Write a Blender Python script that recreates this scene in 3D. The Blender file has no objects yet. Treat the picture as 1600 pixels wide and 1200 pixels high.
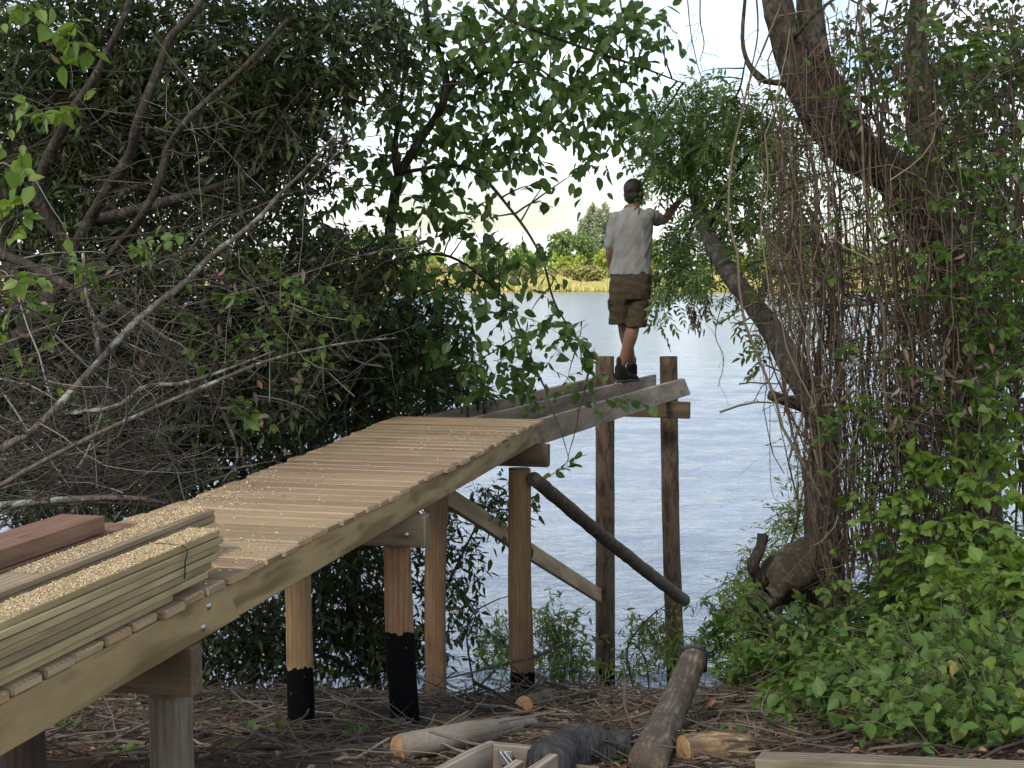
import bpy, bmesh, math, random
import numpy as np
from mathutils import Vector, Matrix, noise as mnoise
R = math.radians
scene = bpy.context.scene
COL = scene.collection
# ---------------------------------------------------------------- camera calibration
F, CX, CY = 2300.0, 800.0, 600.0
PITCH = math.atan(171 / F)
CAMZ = 4.0
cp, sp = math.cos(PITCH), math.sin(PITCH)

def ray(px, py):
    u = (px - CX) / F
    v = -(py - CY) / F
    return np.array([u, cp + v * sp, -sp + v * cp])

def P(px, py, Y):
    d = ray(px, py)
    return np.array([0, 0, CAMZ]) + d * (Y / d[1])

def G(px, py, z):
    d = ray(px, py)
    return np.array([0, 0, CAMZ]) + d * ((z - CAMZ) / d[2])

def PL(*pts):
    return np.array([P(*p) for p in pts])

cam_d = bpy.data.cameras.new('camera')
cam = bpy.data.objects.new('camera', cam_d)
COL.objects.link(cam)
cam.location = (0, 0, CAMZ)
cam.rotation_euler = (R(90) - PITCH, 0, 0)
cam_d.sensor_width = 36
cam_d.lens = F / 1600 * 36
cam_d.clip_start = 0.05
cam_d.clip_end = 5000
scene.camera = cam

# ---------------------------------------------------------------- object helpers
def tag(o, label=None, cat=None, group=None, kind=None):
    if label: o['label'] = label
    if cat: o['category'] = cat
    if group: o['group'] = group
    if kind: o['kind'] = kind
    return o

def link(name, me, mat=None, parent=None, M=None, smooth=True):
    o = bpy.data.objects.new(name, me)
    COL.objects.link(o)
    if mat is not None:
        for m in (mat if isinstance(mat, (list, tuple)) else [mat]):
            me.materials.append(m)
    if M is not None:
        o.matrix_basis = M
    if parent is not None:
        o.parent = parent
        o.matrix_parent_inverse = Matrix.Translation(-Vector(parent.location))
    if smooth and len(me.polygons):
        me.polygons.foreach_set('use_smooth', np.ones(len(me.polygons), bool))
    return o

def thing(name, label, cat, loc, group=None):
    o = bpy.data.objects.new(name, None)
    COL.objects.link(o)
    o.location = Vector(loc)
    o.empty_display_size = 0.1
    return tag(o, label, cat, group)

class MB:
    """collects vertices and faces, builds one mesh"""
    def __init__(self):
        self.v, self.f, self.n = [], {}, 0
    def add(self, verts, *faces):
        verts = np.asarray(verts, float).reshape(-1, 3)
        for fa in faces:
            fa = np.asarray(fa, int)
            self.f.setdefault(fa.shape[1], []).append(fa + self.n)
        self.v.append(verts)
        self.n += len(verts)
    def mesh(self, name, org=(0, 0, 0)):
        me = bpy.data.meshes.new(name)
        V = np.concatenate(self.v) - np.asarray(org, float)
        loops, starts, tot = [], [], 0
        for k, fl in self.f.items():
            A = np.concatenate(fl)
            loops.append(A.ravel())
            starts.append(tot + np.arange(len(A)) * k)
            tot += A.size
        me.vertices.add(len(V))
        me.vertices.foreach_set('co', V.ravel())
        L = np.concatenate(loops); S = np.concatenate(starts)
        me.loops.add(len(L))
        me.loops.foreach_set('vertex_index', L.astype(np.int32))
        me.polygons.add(len(S))
        me.polygons.foreach_set('loop_start', S.astype(np.int32))
        me.update(calc_edges=True)
        me.validate()
        return me
    def build(self, name, mat, parent=None, org=None, smooth=True):
        org = np.zeros(3) if org is None else np.asarray(org, float)
        return link(name, self.mesh(name, org), mat, parent, Matrix.Translation(Vector(org)), smooth)

def nrm(a):
    a = np.asarray(a, float)
    return a / np.maximum(np.linalg.norm(a, axis=-1, keepdims=True), 1e-9)

def catmull(pts, n):
    pts = np.asarray(pts, float)
    if len(pts) == 2:
        t = np.linspace(0, 1, n)[:, None]
        return pts[0] * (1 - t) + pts[1] * t
    q = np.vstack([2 * pts[0] - pts[1], pts, 2 * pts[-1] - pts[-2]])
    out = []
    for s in np.linspace(0, len(pts) - 1 - 1e-9, n):
        i = int(s); t = s - i
        a, b, c, d = q[i], q[i + 1], q[i + 2], q[i + 3]
        out.append(.5 * ((2 * b) + (-a + c) * t + (2 * a - 5 * b + 4 * c - d) * t * t + (-a + 3 * b - 3 * c + d) * t ** 3))
    return np.array(out)

def tubes(mb, polys, rad, sides=4, rng=None, caps=False):
    """many tubes at once: polys (T,K,3), rad (T,K)"""
    polys = np.asarray(polys, float); rad = np.asarray(rad, float)
    T, K, _ = polys.shape
    tan = nrm(np.gradient(polys, axis=1))
    ref = nrm((rng.normal(size=(T, 1, 3)) if rng is not None else np.tile([[[.31, .55, .77]]], (T, 1, 1))))
    a = nrm(np.cross(tan, np.broadcast_to(ref, tan.shape)))
    b = np.cross(tan, a)
    ang = np.arange(sides) * 2 * math.pi / sides
    V = polys[:, :, None, :] + rad[:, :, None, None] * (np.cos(ang)[None, None, :, None] * a[:, :, None, :] + np.sin(ang)[None, None, :, None] * b[:, :, None, :])
    idx = np.arange(T * K * sides).reshape(T, K, sides)
    q = np.stack([idx[:, :-1], np.roll(idx, -1, 2)[:, :-1], np.roll(idx, -1, 2)[:, 1:], idx[:, 1:]], -1).reshape(-1, 4)
    fs = [q]
    if caps:
        fs.append(idx[:, 0, ::-1].reshape(T, sides)); fs.append(idx[:, -1, :].reshape(T, sides))
    mb.add(V, *fs)

def limb(mb, pts, r, sides=12, n=None, rough=.12, nscale=6., seed=0, square=0., caps=True, bump_knots=0):
    """one thick irregular trunk or log; r list of radii (interpolated)"""
    pts = np.asarray(pts, float)
    L = np.linalg.norm(np.diff(pts, axis=0), axis=1).sum()
    n = n or max(8, int(L / .05))
    C = catmull(pts, n)
    rr = np.interp(np.linspace(0, 1, n), np.linspace(0, 1, len(r)), r)
    tan = nrm(np.gradient(C, axis=0))
    a = np.array([1., .13, .07]); 
    if abs(tan[0] @ nrm(a)) > .85: a = np.array([.05, .1, 1.])
    A = []
    for t in tan:
        a = nrm(a - t * (a @ t)); A.append(a)
    A = np.array(A); B = np.cross(tan, A)
    ang = np.arange(sides) * 2 * math.pi / sides
    V = np.zeros((n, sides, 3))
    for i in range(n):
        for j in range(sides):
            c, s = math.cos(ang[j]), math.sin(ang[j])
            k = 1.
            if square:
                k = 1 / (abs(c) ** square + abs(s) ** square) ** (1 / square)
            p = C[i] + rr[i] * (c * A[i] + s * B[i])
            w = mnoise.noise(Vector(p * nscale) + Vector((seed * 7.1, 0, 3.3)))
            w2 = mnoise.noise(Vector(p * nscale * 3.1) + Vector((seed * 3.1, 9, 3.3)))
            V[i, j] = C[i] + rr[i] * k * (1 + rough * w + rough * .5 * w2) * (c * A[i] + s * B[i])
    idx = np.arange(n * sides).reshape(n, sides)
    q = np.stack([idx[:-1], np.roll(idx, -1, 1)[:-1], np.roll(idx, -1, 1)[1:], idx[1:]], -1).reshape(-1, 4)
    fs = [q]
    if caps:
        fs += [idx[0, ::-1][None], idx[-1][None]]
    mb.add(V, *fs)
    return C

# ---------------------------------------------------------------- leaves
SHAPES = {
    'ovate': [(.1, .24), (.32, .5), (.6, .43), (.85, .17)],
    'round': [(.08, .3), (.35, .55), (.65, .46), (.88, .17)],
    'lance': [(.3, .5), (.68, .36)],
    'toothed': [(.08, .26), (.2, .4), (.26, .38), (.38, .54), (.45, .49), (.58, .5), (.64, .42), (.76, .34), (.82, .23)],
}
def add_leaves(mb, b, d, n, L, W, shape='lance', fold=.25, curl=.2):
    b = np.asarray(b, float); N = len(b)
    d = nrm(d); n = nrm(n - d * np.sum(n * d, -1, keepdims=True)); s = np.cross(d, n)
    L = np.broadcast_to(L, (N,)).astype(float); W = np.broadcast_to(W, (N,)).astype(float)
    prof = SHAPES[shape]; m = len(prof)
    rows = [(0, 0)] + [(u, w) for u, w in prof] + [(1, 0)] + [(u, -w) for u, w in prof[::-1]]
    T = np.array(rows)
    u, w = T[:, 0], T[:, 1]
    V = (b[:, None] + d[:, None] * (u[None, :, None] * L[:, None, None])
         + s[:, None] * (w[None, :, None] * W[:, None, None])
         + n[:, None] * ((fold * np.abs(w))[None, :, None] * W[:, None, None] - curl * (u ** 2)[None, :, None] * L[:, None, None]))
    nv = len(rows)
    base = (np.arange(N) * nv)[:, None]
    f1 = base + np.arange(0, m + 2)[None]
    f2 = base + np.array([0] + list(range(m + 1, 2 * m + 2)))[None]
    mb.add(V, f1, f2)

def sprays(rng, blobs, tw_len=.35, k=9, leaf=(.07, .025), bias=(0, 0, -.1), outw=.5, droop=.25, nodes=5, ang=.8,
           shape='lance', kind='simple', up=.8, hang=.25, tw_r=.0022, fold=.25, curl=.2, shell=.5, inside=None):
    """leafy twigs filling ellipsoid blobs [(centre, (rx,ry,rz), count)] -> (leaf MB, twig MB)"""
    lm, tm = MB(), MB()
    S, O = [], []
    for c, r, cnt in blobs:
        x = nrm(rng.normal(size=(cnt, 3))) * (rng.random((cnt, 1)) ** shell)
        S.append(np.asarray(c) + x * np.asarray(r)); O.append(x)
    S = np.concatenate(S); O = np.concatenate(O); T = len(S)
    d = nrm(O * outw + rng.normal(size=(T, 3)) * .6 + np.asarray(bias))
    Lt = tw_len * (.6 + .8 * rng.random((T, 1)))
    S = S - d * Lt * .5
    t = np.linspace(0, 1, nodes)[None, :, None]
    wob = np.cumsum(rng.normal(size=(T, nodes, 3)) * .04, axis=1) * Lt[:, None]
    poly = S[:, None] + d[:, None] * Lt[:, None] * t + np.array([0, 0, -droop]) * Lt[:, None] * t ** 2 + wob
    tubes(tm, poly, tw_r * (1.3 - t[..., 0]) * np.ones((T, 1)), 3, rng)
    tj = (np.arange(k) + .6) / k
    f = tj * (nodes - 1); i0 = np.minimum(f.astype(int), nodes - 2); fr = (f - i0)[None, :, None]
    B = poly[:, i0] * (1 - fr) + poly[:, i0 + 1] * fr
    D = nrm(poly[:, i0 + 1] - poly[:, i0])
    N = B.shape[0] * k
    B = B.reshape(-1, 3); D = D.reshape(-1, 3)
    upv = nrm(np.array([0, 0, up]) + rng.normal(size=(N, 3)) * .45)
    side = nrm(np.cross(D, upv)) * np.where(np.arange(N) % 2, 1, -1)[:, None]
    ld = nrm(D * (1 - ang * .5) + side * ang + rng.normal(size=(N, 3)) * .28 + np.array([0, 0, -hang]))
    ln = nrm(upv + side * .1)
    sz = .5 + .8 * rng.random(N) ** 1.2
    if kind == 'simple':
        add_leaves(lm, B, ld, ln, leaf[0] * sz, leaf[1] * sz * (.85 + .3 * rng.random(N)), shape, fold, curl)
    elif kind == 'tri':
        pet = .45 * leaf[0]
        E = B + ld * (pet * sz)[:, None]
        sv = nrm(np.cross(ld, ln))
        tubes(tm, np.stack([B, E], 1), np.full((N, 2), .0013), 3, rng)
        for a, s2 in ((0, 1.), (1.25, .85), (-1.25, .85)):
            dd = nrm(ld * math.cos(a) + sv * math.sin(a) + rng.normal(size=(N, 3)) * .12)
            nn = nrm(ln + rng.normal(size=(N, 3)) * .2)
            add_leaves(lm, E, dd, nn, leaf[0] * sz * s2, leaf[1] * sz * s2, shape, fold, curl)
    elif kind == 'pin':
        sv = nrm(np.cross(ld, ln)); Lr = leaf[0] * 2.6 * sz
        E = B + ld * Lr[:, None] + np.array([0, 0, -.25]) * Lr[:, None]
        tubes(tm, np.stack([B, E], 1), np.full((N, 2), .0011), 3, rng)
        for q in (.3, .5, .7, .9):
            for sg in (1, -1):
                bb = B + (E - B) * q
                dd = nrm((E - B) / Lr[:, None] * .55 + sv * sg + rng.normal(size=(N, 3)) * .15)
                add_leaves(lm, bb, dd, ln, leaf[0] * sz, leaf[1] * sz, shape, fold, curl)
        add_leaves(lm, E, nrm(E - B), ln, leaf[0] * sz, leaf[1] * sz, shape, fold, curl)
    return lm, tm

# ---------------------------------------------------------------- materials
class NT:
    def __init__(self, m):
        m.use_nodes = True
        self.t = m.node_tree; self.t.nodes.clear()
    def n(self, typ, **kw):
        nd = self.t.nodes.new(typ)
        for k, v in kw.items():
            if k.startswith('i_'):
                nd.inputs[k[2:].replace('_', ' ')].default_value = v
            else:
                setattr(nd, k, v)
        return nd
    def l(self, a, b): self.t.links.new(a, b)
    def ramp(self, fac, stops):
        r = self.n('ShaderNodeValToRGB')
        e = r.color_ramp.elements
        while len(e) < len(stops): e.new(.5)
        for el, (p, c) in zip(e, stops):
            el.position = p; el.color = (*c, 1) if len(c) == 3 else c
        self.l(fac, r.inputs[0]); return r.outputs[0]
    def mix(self, fac, a, b, mode='MIX'):
        m = self.n('ShaderNodeMix', data_type='RGBA', blend_type=mode)
        for s, v in ((m.inputs[0], fac), (m.inputs[6], a), (m.inputs[7], b)):
            if hasattr(v, 'is_linked'): self.l(v, s)
            else: s.default_value = v if isinstance(v, (int, float)) else (*v, 1)
        return m.outputs[2]
    def math(self, op, a, b=None, c=None):
        m = self.n('ShaderNodeMath', operation=op)
        for s, v in zip(m.inputs, (a, b, c)):
            if v is None: continue
            if hasattr(v, 'is_linked'): self.l(v, s)
            else: s.default_value = v
        return m.outputs[0]
    def noise(self, vec, scale, detail=3., rough=.55, dist=0.):
        x = self.n('ShaderNodeTexNoise', i_Scale=scale, i_Detail=detail, i_Roughness=rough, i_Distortion=dist)
        if vec is not None: self.l(vec, x.inputs['Vector'])
        return x.outputs['Fac']
    def map(self, vec, scale=(1, 1, 1), loc=None):
        m = self.n('ShaderNodeMapping'); m.inputs['Scale'].default_value = scale
        self.l(vec, m.inputs['Vector'])
        if loc is not None: self.l(loc, m.inputs['Location'])
        return m.outputs[0]
    def out(self, sh):
        o = self.n('ShaderNodeOutputMaterial'); self.l(sh, o.inputs[0])

def wood(name, light, dark, axis='X', rough=.72, vary=.25, knots=.5, tar=None, grey=0., bark=None, ring=.4, stain=.35, ends=None):
    m = bpy.data.materials.new(name); t = NT(m)
    tc = t.n('ShaderNodeTexCoord'); oi = t.n('ShaderNodeObjectInfo')
    rnd = t.math('MULTIPLY', oi.outputs['Random'], 37.)
    comb = t.n('ShaderNodeCombineXYZ')
    for i in range(3): t.l(rnd, comb.inputs[i])
    s = {'X': (1.1, 9, 9), 'Z': (9, 9, 1.1)}[axis]
    v = t.map(tc.outputs['Object'], s, comb.outputs[0])
    warp = t.noise(v, .9, 2.)
    wv = t.n('ShaderNodeTexWave', wave_type='BANDS', bands_direction={'X': 'Y', 'Z': 'X'}[axis], i_Scale=1.5, i_Distortion=7., i_Detail=2., i_Detail_Scale=.6)
    t.l(v, wv.inputs['Vector'])
    v2 = t.map(tc.outputs['Object'], {'X': (3, 70, 70), 'Z': (70, 70, 3)}[axis], comb.outputs[0])
    fine = t.noise(v2, 1., 3., .6)
    nx = t.n('ShaderNodeSeparateXYZ'); t.l(tc.outputs['Normal'], nx.inputs[0])
    isend = t.math('GREATER_THAN', t.math('ABSOLUTE', nx.outputs[{'X': 0, 'Z': 2}[axis]]), .8)
    endn = t.noise(tc.outputs['Object'], 60., 3.)
    lng = t.math('ADD', t.math('MULTIPLY', wv.outputs['Fac'], ring), t.math('MULTIPLY', fine, 1 - ring))
    g = t.math('ADD', t.math('MULTIPLY', lng, t.math('SUBTRACT', 1., isend)), t.math('MULTIPLY', endn, isend))
    col = t.ramp(g, [(.3, dark), (.68, light)])
    # blotches and stains
    bl = t.noise(t.map(tc.outputs['Object'], {'X': (2.2, 7, 7), 'Z': (7, 7, 2.2)}[axis], comb.outputs[0]), 1., 4., .65)
    blr = t.ramp(bl, [(.38, (0, 0, 0)), (.62, (1, 1, 1))])
    st = tuple(c * .55 for c in dark)
    col = t.mix(t.math('MULTIPLY', t.math('SUBTRACT', 1., blr), stain), col, st)
    # knots
    if knots:
        vo = t.n('ShaderNodeTexVoronoi', i_Scale=1.)
        t.l(t.map(tc.outputs['Object'], {'X': (3.2, 11, 11), 'Z': (11, 11, 3.2)}[axis], comb.outputs[0]), vo.inputs['Vector'])
        kn = t.ramp(vo.outputs['Distance'], [(.07, (1, 1, 1)), (.24, (0, 0, 0))])
        col = t.mix(t.math('MULTIPLY', kn, knots), col, tuple(c * .35 for c in dark))
    if grey:
        gm = t.noise(tc.outputs['Object'], 5., 4.)
        col = t.mix(t.math('MULTIPLY', t.ramp(gm, [(.4, (0, 0, 0)), (.65, (1, 1, 1))]), grey), col, (.22, .21, .19))
    hv = t.n('ShaderNodeHueSaturation'); t.l(col, hv.inputs['Color'])
    wn = t.n('ShaderNodeTexWhiteNoise', noise_dimensions='1D'); t.l(rnd, wn.inputs['W'])
    t.l(t.math('ADD', t.math('MULTIPLY', oi.outputs['Random'], vary * 1.6), 1 - vary * .8), hv.inputs['Value'])
    t.l(t.math('ADD', t.math('MULTIPLY', wn.outputs['Value'], 0.016), .492), hv.inputs['Hue'])
    col = hv.outputs[0]
    if ends:
        ec = t.ramp(oi.outputs['Random'], ends)
        ec = t.mix(t.math('MULTIPLY', endn, .5), ec, (.2, .12, .06))
        col = t.mix(isend, col, ec)
    bumpsrc = g
    if bark is not None:
        bn = t.noise(t.map(tc.outputs['Object'], {'X': (6, 22, 22), 'Z': (22, 22, 6)}[axis]), 1., 5., .7)
        col = t.mix(t.ramp(bn, [(.40, (0, 0, 0)), (.56, (1, 1, 1))]), col, bark)
        bumpsrc = t.math('ADD', g, t.math('MULTIPLY', bn, 2.))
    rgh = rough
    if tar is not None:
        sx = t.n('ShaderNodeSeparateXYZ'); t.l(tc.outputs['Object'], sx.inputs[0])
        ne = t.noise(t.map(tc.outputs['Object'], (30, 30, 4)), 1., 4., .6)
        edge = t.math('ADD', sx.outputs[2], t.math('MULTIPLY', t.math('SUBTRACT', ne, .5), .075))
        isT = t.math('LESS_THAN', edge, tar)
        spk = t.ramp(t.noise(tc.outputs['Object'], 60., 2.), [(.68, (1, 1, 1)), (.76, (.3, .3, .3))])
        low = t.math('GREATER_THAN', t.math('ADD', sx.outputs[2], t.math('MULTIPLY', t.math('SUBTRACT', t.noise(tc.outputs['Object'], 14., 4.), .5), .28)), .19 if tar > .45 else -1.)
        isT = t.math('MULTIPLY', t.math('MULTIPLY', isT, spk), low)
        col = t.mix(isT, col, (.004, .004, .0045))
    b = t.n('ShaderNodeBsdfPrincipled', i_Roughness=rgh)
    b.inputs['Specular IOR Level'].default_value = .3 if tar is None else .06
    t.l(col, b.inputs['Base Color'])
    bp = t.n('ShaderNodeBump', i_Strength=.35, i_Distance=.006)
    t.l(bumpsrc, bp.inputs['Height']); t.l(bp.outputs[0], b.inputs['Normal'])
    t.out(b.outputs[0]); return m

def barkmat(name, dark, light, lichen=.0, moss=.0, crack=.4):
    m = bpy.data.materials.new(name); t = NT(m)
    tc = t.n('ShaderNodeTexCoord'); o = tc.outputs['Object']
    a = t.noise(t.map(o, (14, 14, 5)), 1., 6., .7)
    b2 = t.noise(o, 38., 4., .7)
    vo = t.n('ShaderNodeTexVoronoi', feature='DISTANCE_TO_EDGE', i_Scale=1.); t.l(t.map(o, (24, 24, 8)), vo.inputs['Vector'])
    cr = t.ramp(vo.outputs['Distance'], [(0., (0, 0, 0)), (.16, (1, 1, 1))])
    h = t.math('ADD', t.math('MULTIPLY', a, .6), t.math('MULTIPLY', b2, .4))
    col = t.ramp(h, [(.32, dark), (.68, light)])
    col = t.mix(t.math('MULTIPLY', t.math('SUBTRACT', 1., cr), crack), col, tuple(c * .4 for c in dark))
    if lichen:
        ln = t.noise(o, 9., 5., .75)
        col = t.mix(t.math('MULTIPLY', t.ramp(ln, [(.53, (0, 0, 0)), (.6, (1, 1, 1))]), lichen), col, (.34, .36, .31))
    if moss:
        mn = t.noise(o, 4., 5., .7)
        col = t.mix(t.math('MULTIPLY', t.ramp(mn, [(.5, (0, 0, 0)), (.62, (1, 1, 1))]), moss), col, (.06, .075, .02))
    bs = t.n('ShaderNodeBsdfPrincipled', i_Roughness=.9); bs.inputs['Specular IOR Level'].default_value = .2
    t.l(col, bs.inputs['Base Color'])
    bp = t.n('ShaderNodeBump', i_Strength=.8, i_Distance=.015)
    t.l(t.math('ADD', h, t.math('MULTIPLY', cr, crack * .8)), bp.inputs['Height']); t.l(bp.outputs[0], bs.inputs['Normal'])
    t.out(bs.outputs[0]); return m

def leafmat(name, cols, trans=.35, tcol=None, rough=.45, spec=.4, patch=None):
    """cols: list of (pos,colour) over random-per-leaf"""
    m = bpy.data.materials.new(name); t = NT(m)
    g = t.n('ShaderNodeNewGeometry'); tc = t.n('ShaderNodeTexCoord')
    col = t.ramp(g.outputs['Random Per Island'], cols)
    if patch:
        pn = t.noise(tc.outputs['Object'], patch[0], 2.)
        col = t.mix(t.math('MULTIPLY', t.ramp(pn, [(.42, (0, 0, 0)), (.6, (1, 1, 1))]), patch[2]), col, patch[1])
    b = t.n('ShaderNodeBsdfPrincipled', i_Roughness=rough); b.inputs['Specular IOR Level'].default_value = spec
    t.l(col, b.inputs['Base Color'])
    tr = t.n('ShaderNodeBsdfTranslucent')
    hs = t.n('ShaderNodeHueSaturation', i_Hue=.475, i_Saturation=1.1, i_Value=1.7); t.l(col, hs.inputs['Color']); t.l(hs.outputs[0], tr.inputs[0])
    mx = t.n('ShaderNodeMixShader'); mx.inputs[0].default_value = trans
    t.l(b.outputs[0], mx.inputs[1]); t.l(tr.outputs[0], mx.inputs[2])
    t.out(mx.outputs[0]); return m

def plain(name, col, rough=.6, var=.25, scale=8., metal=0., bump=.0, spec=.4, island=False, cols=None):
    m = bpy.data.materials.new(name); t = NT(m)
    tc = t.n('ShaderNodeTexCoord')
    if cols:
        c = t.ramp(t.n('ShaderNodeNewGeometry').outputs['Random Per Island'], cols)
    else:
        nz = t.noise(tc.outputs['Object'], scale, 4., .6)
        c = t.ramp(nz, [(.3, tuple(x * (1 - var) for x in col)), (.7, tuple(x * (1 + var) for x in col))])
    b = t.n('ShaderNodeBsdfPrincipled', i_Roughness=rough, i_Metallic=metal); b.inputs['Specular IOR Level'].default_value = spec
    t.l(c, b.inputs['Base Color'])
    if bump:
        bp = t.n('ShaderNodeBump', i_Strength=.6, i_Distance=bump); t.l(t.noise(tc.outputs['Object'], scale * 3, 4.), bp.inputs['Height']); t.l(bp.outputs[0], b.inputs['Normal'])
    t.out(b.outputs[0]); return m

# ---------------------------------------------------------------- light
SUN_EL, SUN_AZ = R(44), R(205)          # compass-like: the sun stands behind the camera, a little to the left
sd = np.array([math.sin(SUN_AZ) * math.cos(SUN_EL), math.cos(SUN_AZ) * math.cos(SUN_EL), math.sin(SUN_EL)])
sl = bpy.data.lights.new('sun', 'SUN'); sl.energy = 1.9; sl.angle = R(10); sl.color = (1, .95, .86)
so = bpy.data.objects.new('sun', sl); COL.objects.link(so)
so.rotation_euler = Vector(sd).to_track_quat('Z', 'Y').to_euler()
so.location = (0, -20, 40)
w = bpy.data.worlds.new('World'); scene.world = w; w.use_nodes = True
wt = w.node_tree; wt.nodes.clear()
class _W: pass
W = NT.__new__(NT); W.t = wt
sky = W.n('ShaderNodeTexSky', sky_type='NISHITA'); sky.sun_disc = False
sky.sun_elevation = SUN_EL; sky.sun_rotation = SUN_AZ
sky.air_density = 1.1; sky.dust_density = 1.5
tc = W.n('ShaderNodeTexCoord')
sx = W.n('ShaderNodeSeparateXYZ'); W.l(tc.outputs['Generated'], sx.inputs[0])
den = W.math('ADD', W.math('MAXIMUM', sx.outputs[2], 0.), .16)
cv = W.n('ShaderNodeCombineXYZ')
W.l(W.math('DIVIDE', sx.outputs[0], den), cv.inputs[0]); W.l(W.math('DIVIDE', sx.outputs[1], den), cv.inputs[1])
cn = W.noise(cv.outputs[0], 1.15, 6., .58, .3)
cm = W.ramp(cn, [(.40, (0, 0, 0)), (.62, (1, 1, 1))])
CLOUD = 10.5
ccol = W.ramp(W.noise(cv.outputs[0], 2.6, 5., .6), [(.3, (CLOUD * .86, CLOUD * .92, CLOUD)), (.7, (CLOUD * 1.1, CLOUD * 1.1, CLOUD * 1.1))])
cm = W.math('MULTIPLY', cm, W.math('SUBTRACT', 1., W.ramp(sx.outputs[2], [(.2, (0, 0, 0)), (.55, (.6, .6, .6))])))
bg = W.n('ShaderNodeBackground', i_Strength=.1)
W.l(W.mix(W.math('MULTIPLY', cm, .8), sky.outputs[0], ccol), bg.inputs[0])
wo = W.n('ShaderNodeOutputWorld'); W.l(bg.outputs[0], wo.inputs[0])
scene.view_settings.view_transform = 'Standard'
scene.view_settings.look = 'None'
scene.view_settings.gamma = 1
scene.view_settings.exposure = 1.1
scene.cycles.max_bounces = 8
scene.cycles.diffuse_bounces = 4
scene.cycles.transmission_bounces = 6
scene.cycles.use_denoising = True

# ---------------------------------------------------------------- terrain and water
def sstep(a, b, x):
    t = np.clip((x - a) / (b - a), 0, 1); return t * t * (3 - 2 * t)
GY = np.array([-12, 0, 4, 5, 6.8, 8.5, 10.0, 10.4, 11.0, 12.2, 15, 400.])
GZ = np.array([2.5, 2.38, 2.35, 2.3, 1.86, 1.47, 1.03, .75, .1, -.5, -1.2, -1.2])
def ground_z(x, y, noise=True):
    x = np.asarray(x, float); y = np.asarray(y, float)
    crest = .7 * sstep(1.3, 2.6, x) - .4 * sstep(-1.5, -4.5, x)      # the bank bulges out on the right
    yy = y - 1.1 * sstep(1.2, 3.5, x)
    z = np.interp(yy, GY, GZ) + .38 * sstep(1.2, 2.6, x) * sstep(13.5, 10.5, y) * sstep(4, 7, y)
    if noise:
        z = z + np.array([.07 * mnoise.noise(Vector((a * 1.3, b * 1.3, 0))) + .03 * mnoise.noise(Vector((a * 4, b * 4, 5))) for a, b in zip(x.ravel(), y.ravel())]).reshape(z.shape)
    return z
def GR(px, py, lift=0.):
    d = ray(px, py)
    for Y in np.arange(3.5, 14, .03):
        p = np.array([0, 0, CAMZ]) + d * (Y / d[1])
        if p[2] <= float(ground_z(np.array(p[0]), np.array(Y))) + lift: break
    return p
def grid(xs, ys, zf):
    X, Y = np.meshgrid(xs, ys, indexing='ij')
    V = np.stack([X, Y, zf(X, Y)], -1)
    idx = np.arange(X.size).reshape(X.shape)
    q = np.stack([idx[:-1, :-1], idx[1:, :-1], idx[1:, 1:], idx[:-1, 1:]], -1).reshape(-1, 4)
    mb = MB(); mb.add(V, q); return mb
def m_ground():
    m = bpy.data.materials.new('bank_soil'); t = NT(m); o = t.n('ShaderNodeTexCoord').outputs['Object']
    a = t.noise(o, 3., 6., .7); b2 = t.noise(o, 26., 6., .75)
    col = t.ramp(t.math('ADD', t.math('MULTIPLY', a, .4), t.math('MULTIPLY', b2, .6)), [(.33, (.04, .027, .018)), (.52, (.09, .062, .042)), (.68, (.17, .12, .082))])
    gm = t.ramp(t.noise(o, 1.7, 5., .7), [(.56, (0, 0, 0)), (.66, (1, 1, 1))])
    col = t.mix(t.math('MULTIPLY', gm, .35), col, (.05, .07, .02))
    bs = t.n('ShaderNodeBsdfPrincipled', i_Roughness=.95); bs.inputs['Specular IOR Level'].default_value = .15
    t.l(col, bs.inputs['Base Color'])
    bp = t.n('ShaderNodeBump', i_Strength=1., i_Distance=.03); t.l(b2, bp.inputs['Height']); t.l(bp.outputs[0], bs.inputs['Normal'])
    t.out(bs.outputs[0]); return m
xs = np.concatenate([np.linspace(-60, -7, 20)[:-1], np.linspace(-7, 7, 141), np.linspace(7, 60, 20)[1:]])
ys = np.concatenate([np.linspace(-60, 1, 20)[:-1], np.linspace(1, 15, 141)])
o = grid(xs, ys, ground_z).build('river_bank', m_ground()); tag(o, kind='structure')

def m_water():
    m = bpy.data.materials.new('river_water'); t = NT(m); o = t.n('ShaderNodeTexCoord').outputs['Object']
    n1 = t.noise(t.map(o, (.55, 1.0, 1)), 1.25, 4., .6, .6)
    n2 = t.noise(t.map(o, (.8, 1.4, 1)), 5.5, 3., .55, .4)
    n3 = t.noise(t.map(o, (.5, 1., 1)), .22, 3., .6)
    h = t.math('ADD', t.math('MULTIPLY', n1, 1.), t.math('MULTIPLY', n2, .22))
    h = t.math('MULTIPLY', h, t.math('ADD', .55, t.math('MULTIPLY', n3, .9)))
    b = t.n('ShaderNodeBsdfPrincipled', i_Roughness=.14, i_IOR=1.33)
    b.inputs['Base Color'].default_value = (.20, .235, .285, 1)
    bp = t.n('ShaderNodeBump', i_Strength=1., i_Distance=.22); t.l(h, bp.inputs['Height']); t.l(bp.outputs[0], b.inputs['Normal'])
    t.out(b.outputs[0]); return m
rw = np.random.default_rng(2)
yv = [9.5]
while yv[-1] < 75: yv.append(yv[-1] + max(.05, .0042 * yv[-1]))
yv = np.array(yv + [90, 120, 180, 260, 420.])
uv = np.concatenate([[-6, -2, -1], np.linspace(-.62, .62, 330), [1, 2, 6]])
Yg, Ug = np.meshgrid(yv, uv, indexing='ij'); Xg = Ug * Yg
Zg = np.zeros_like(Xg)
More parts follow.
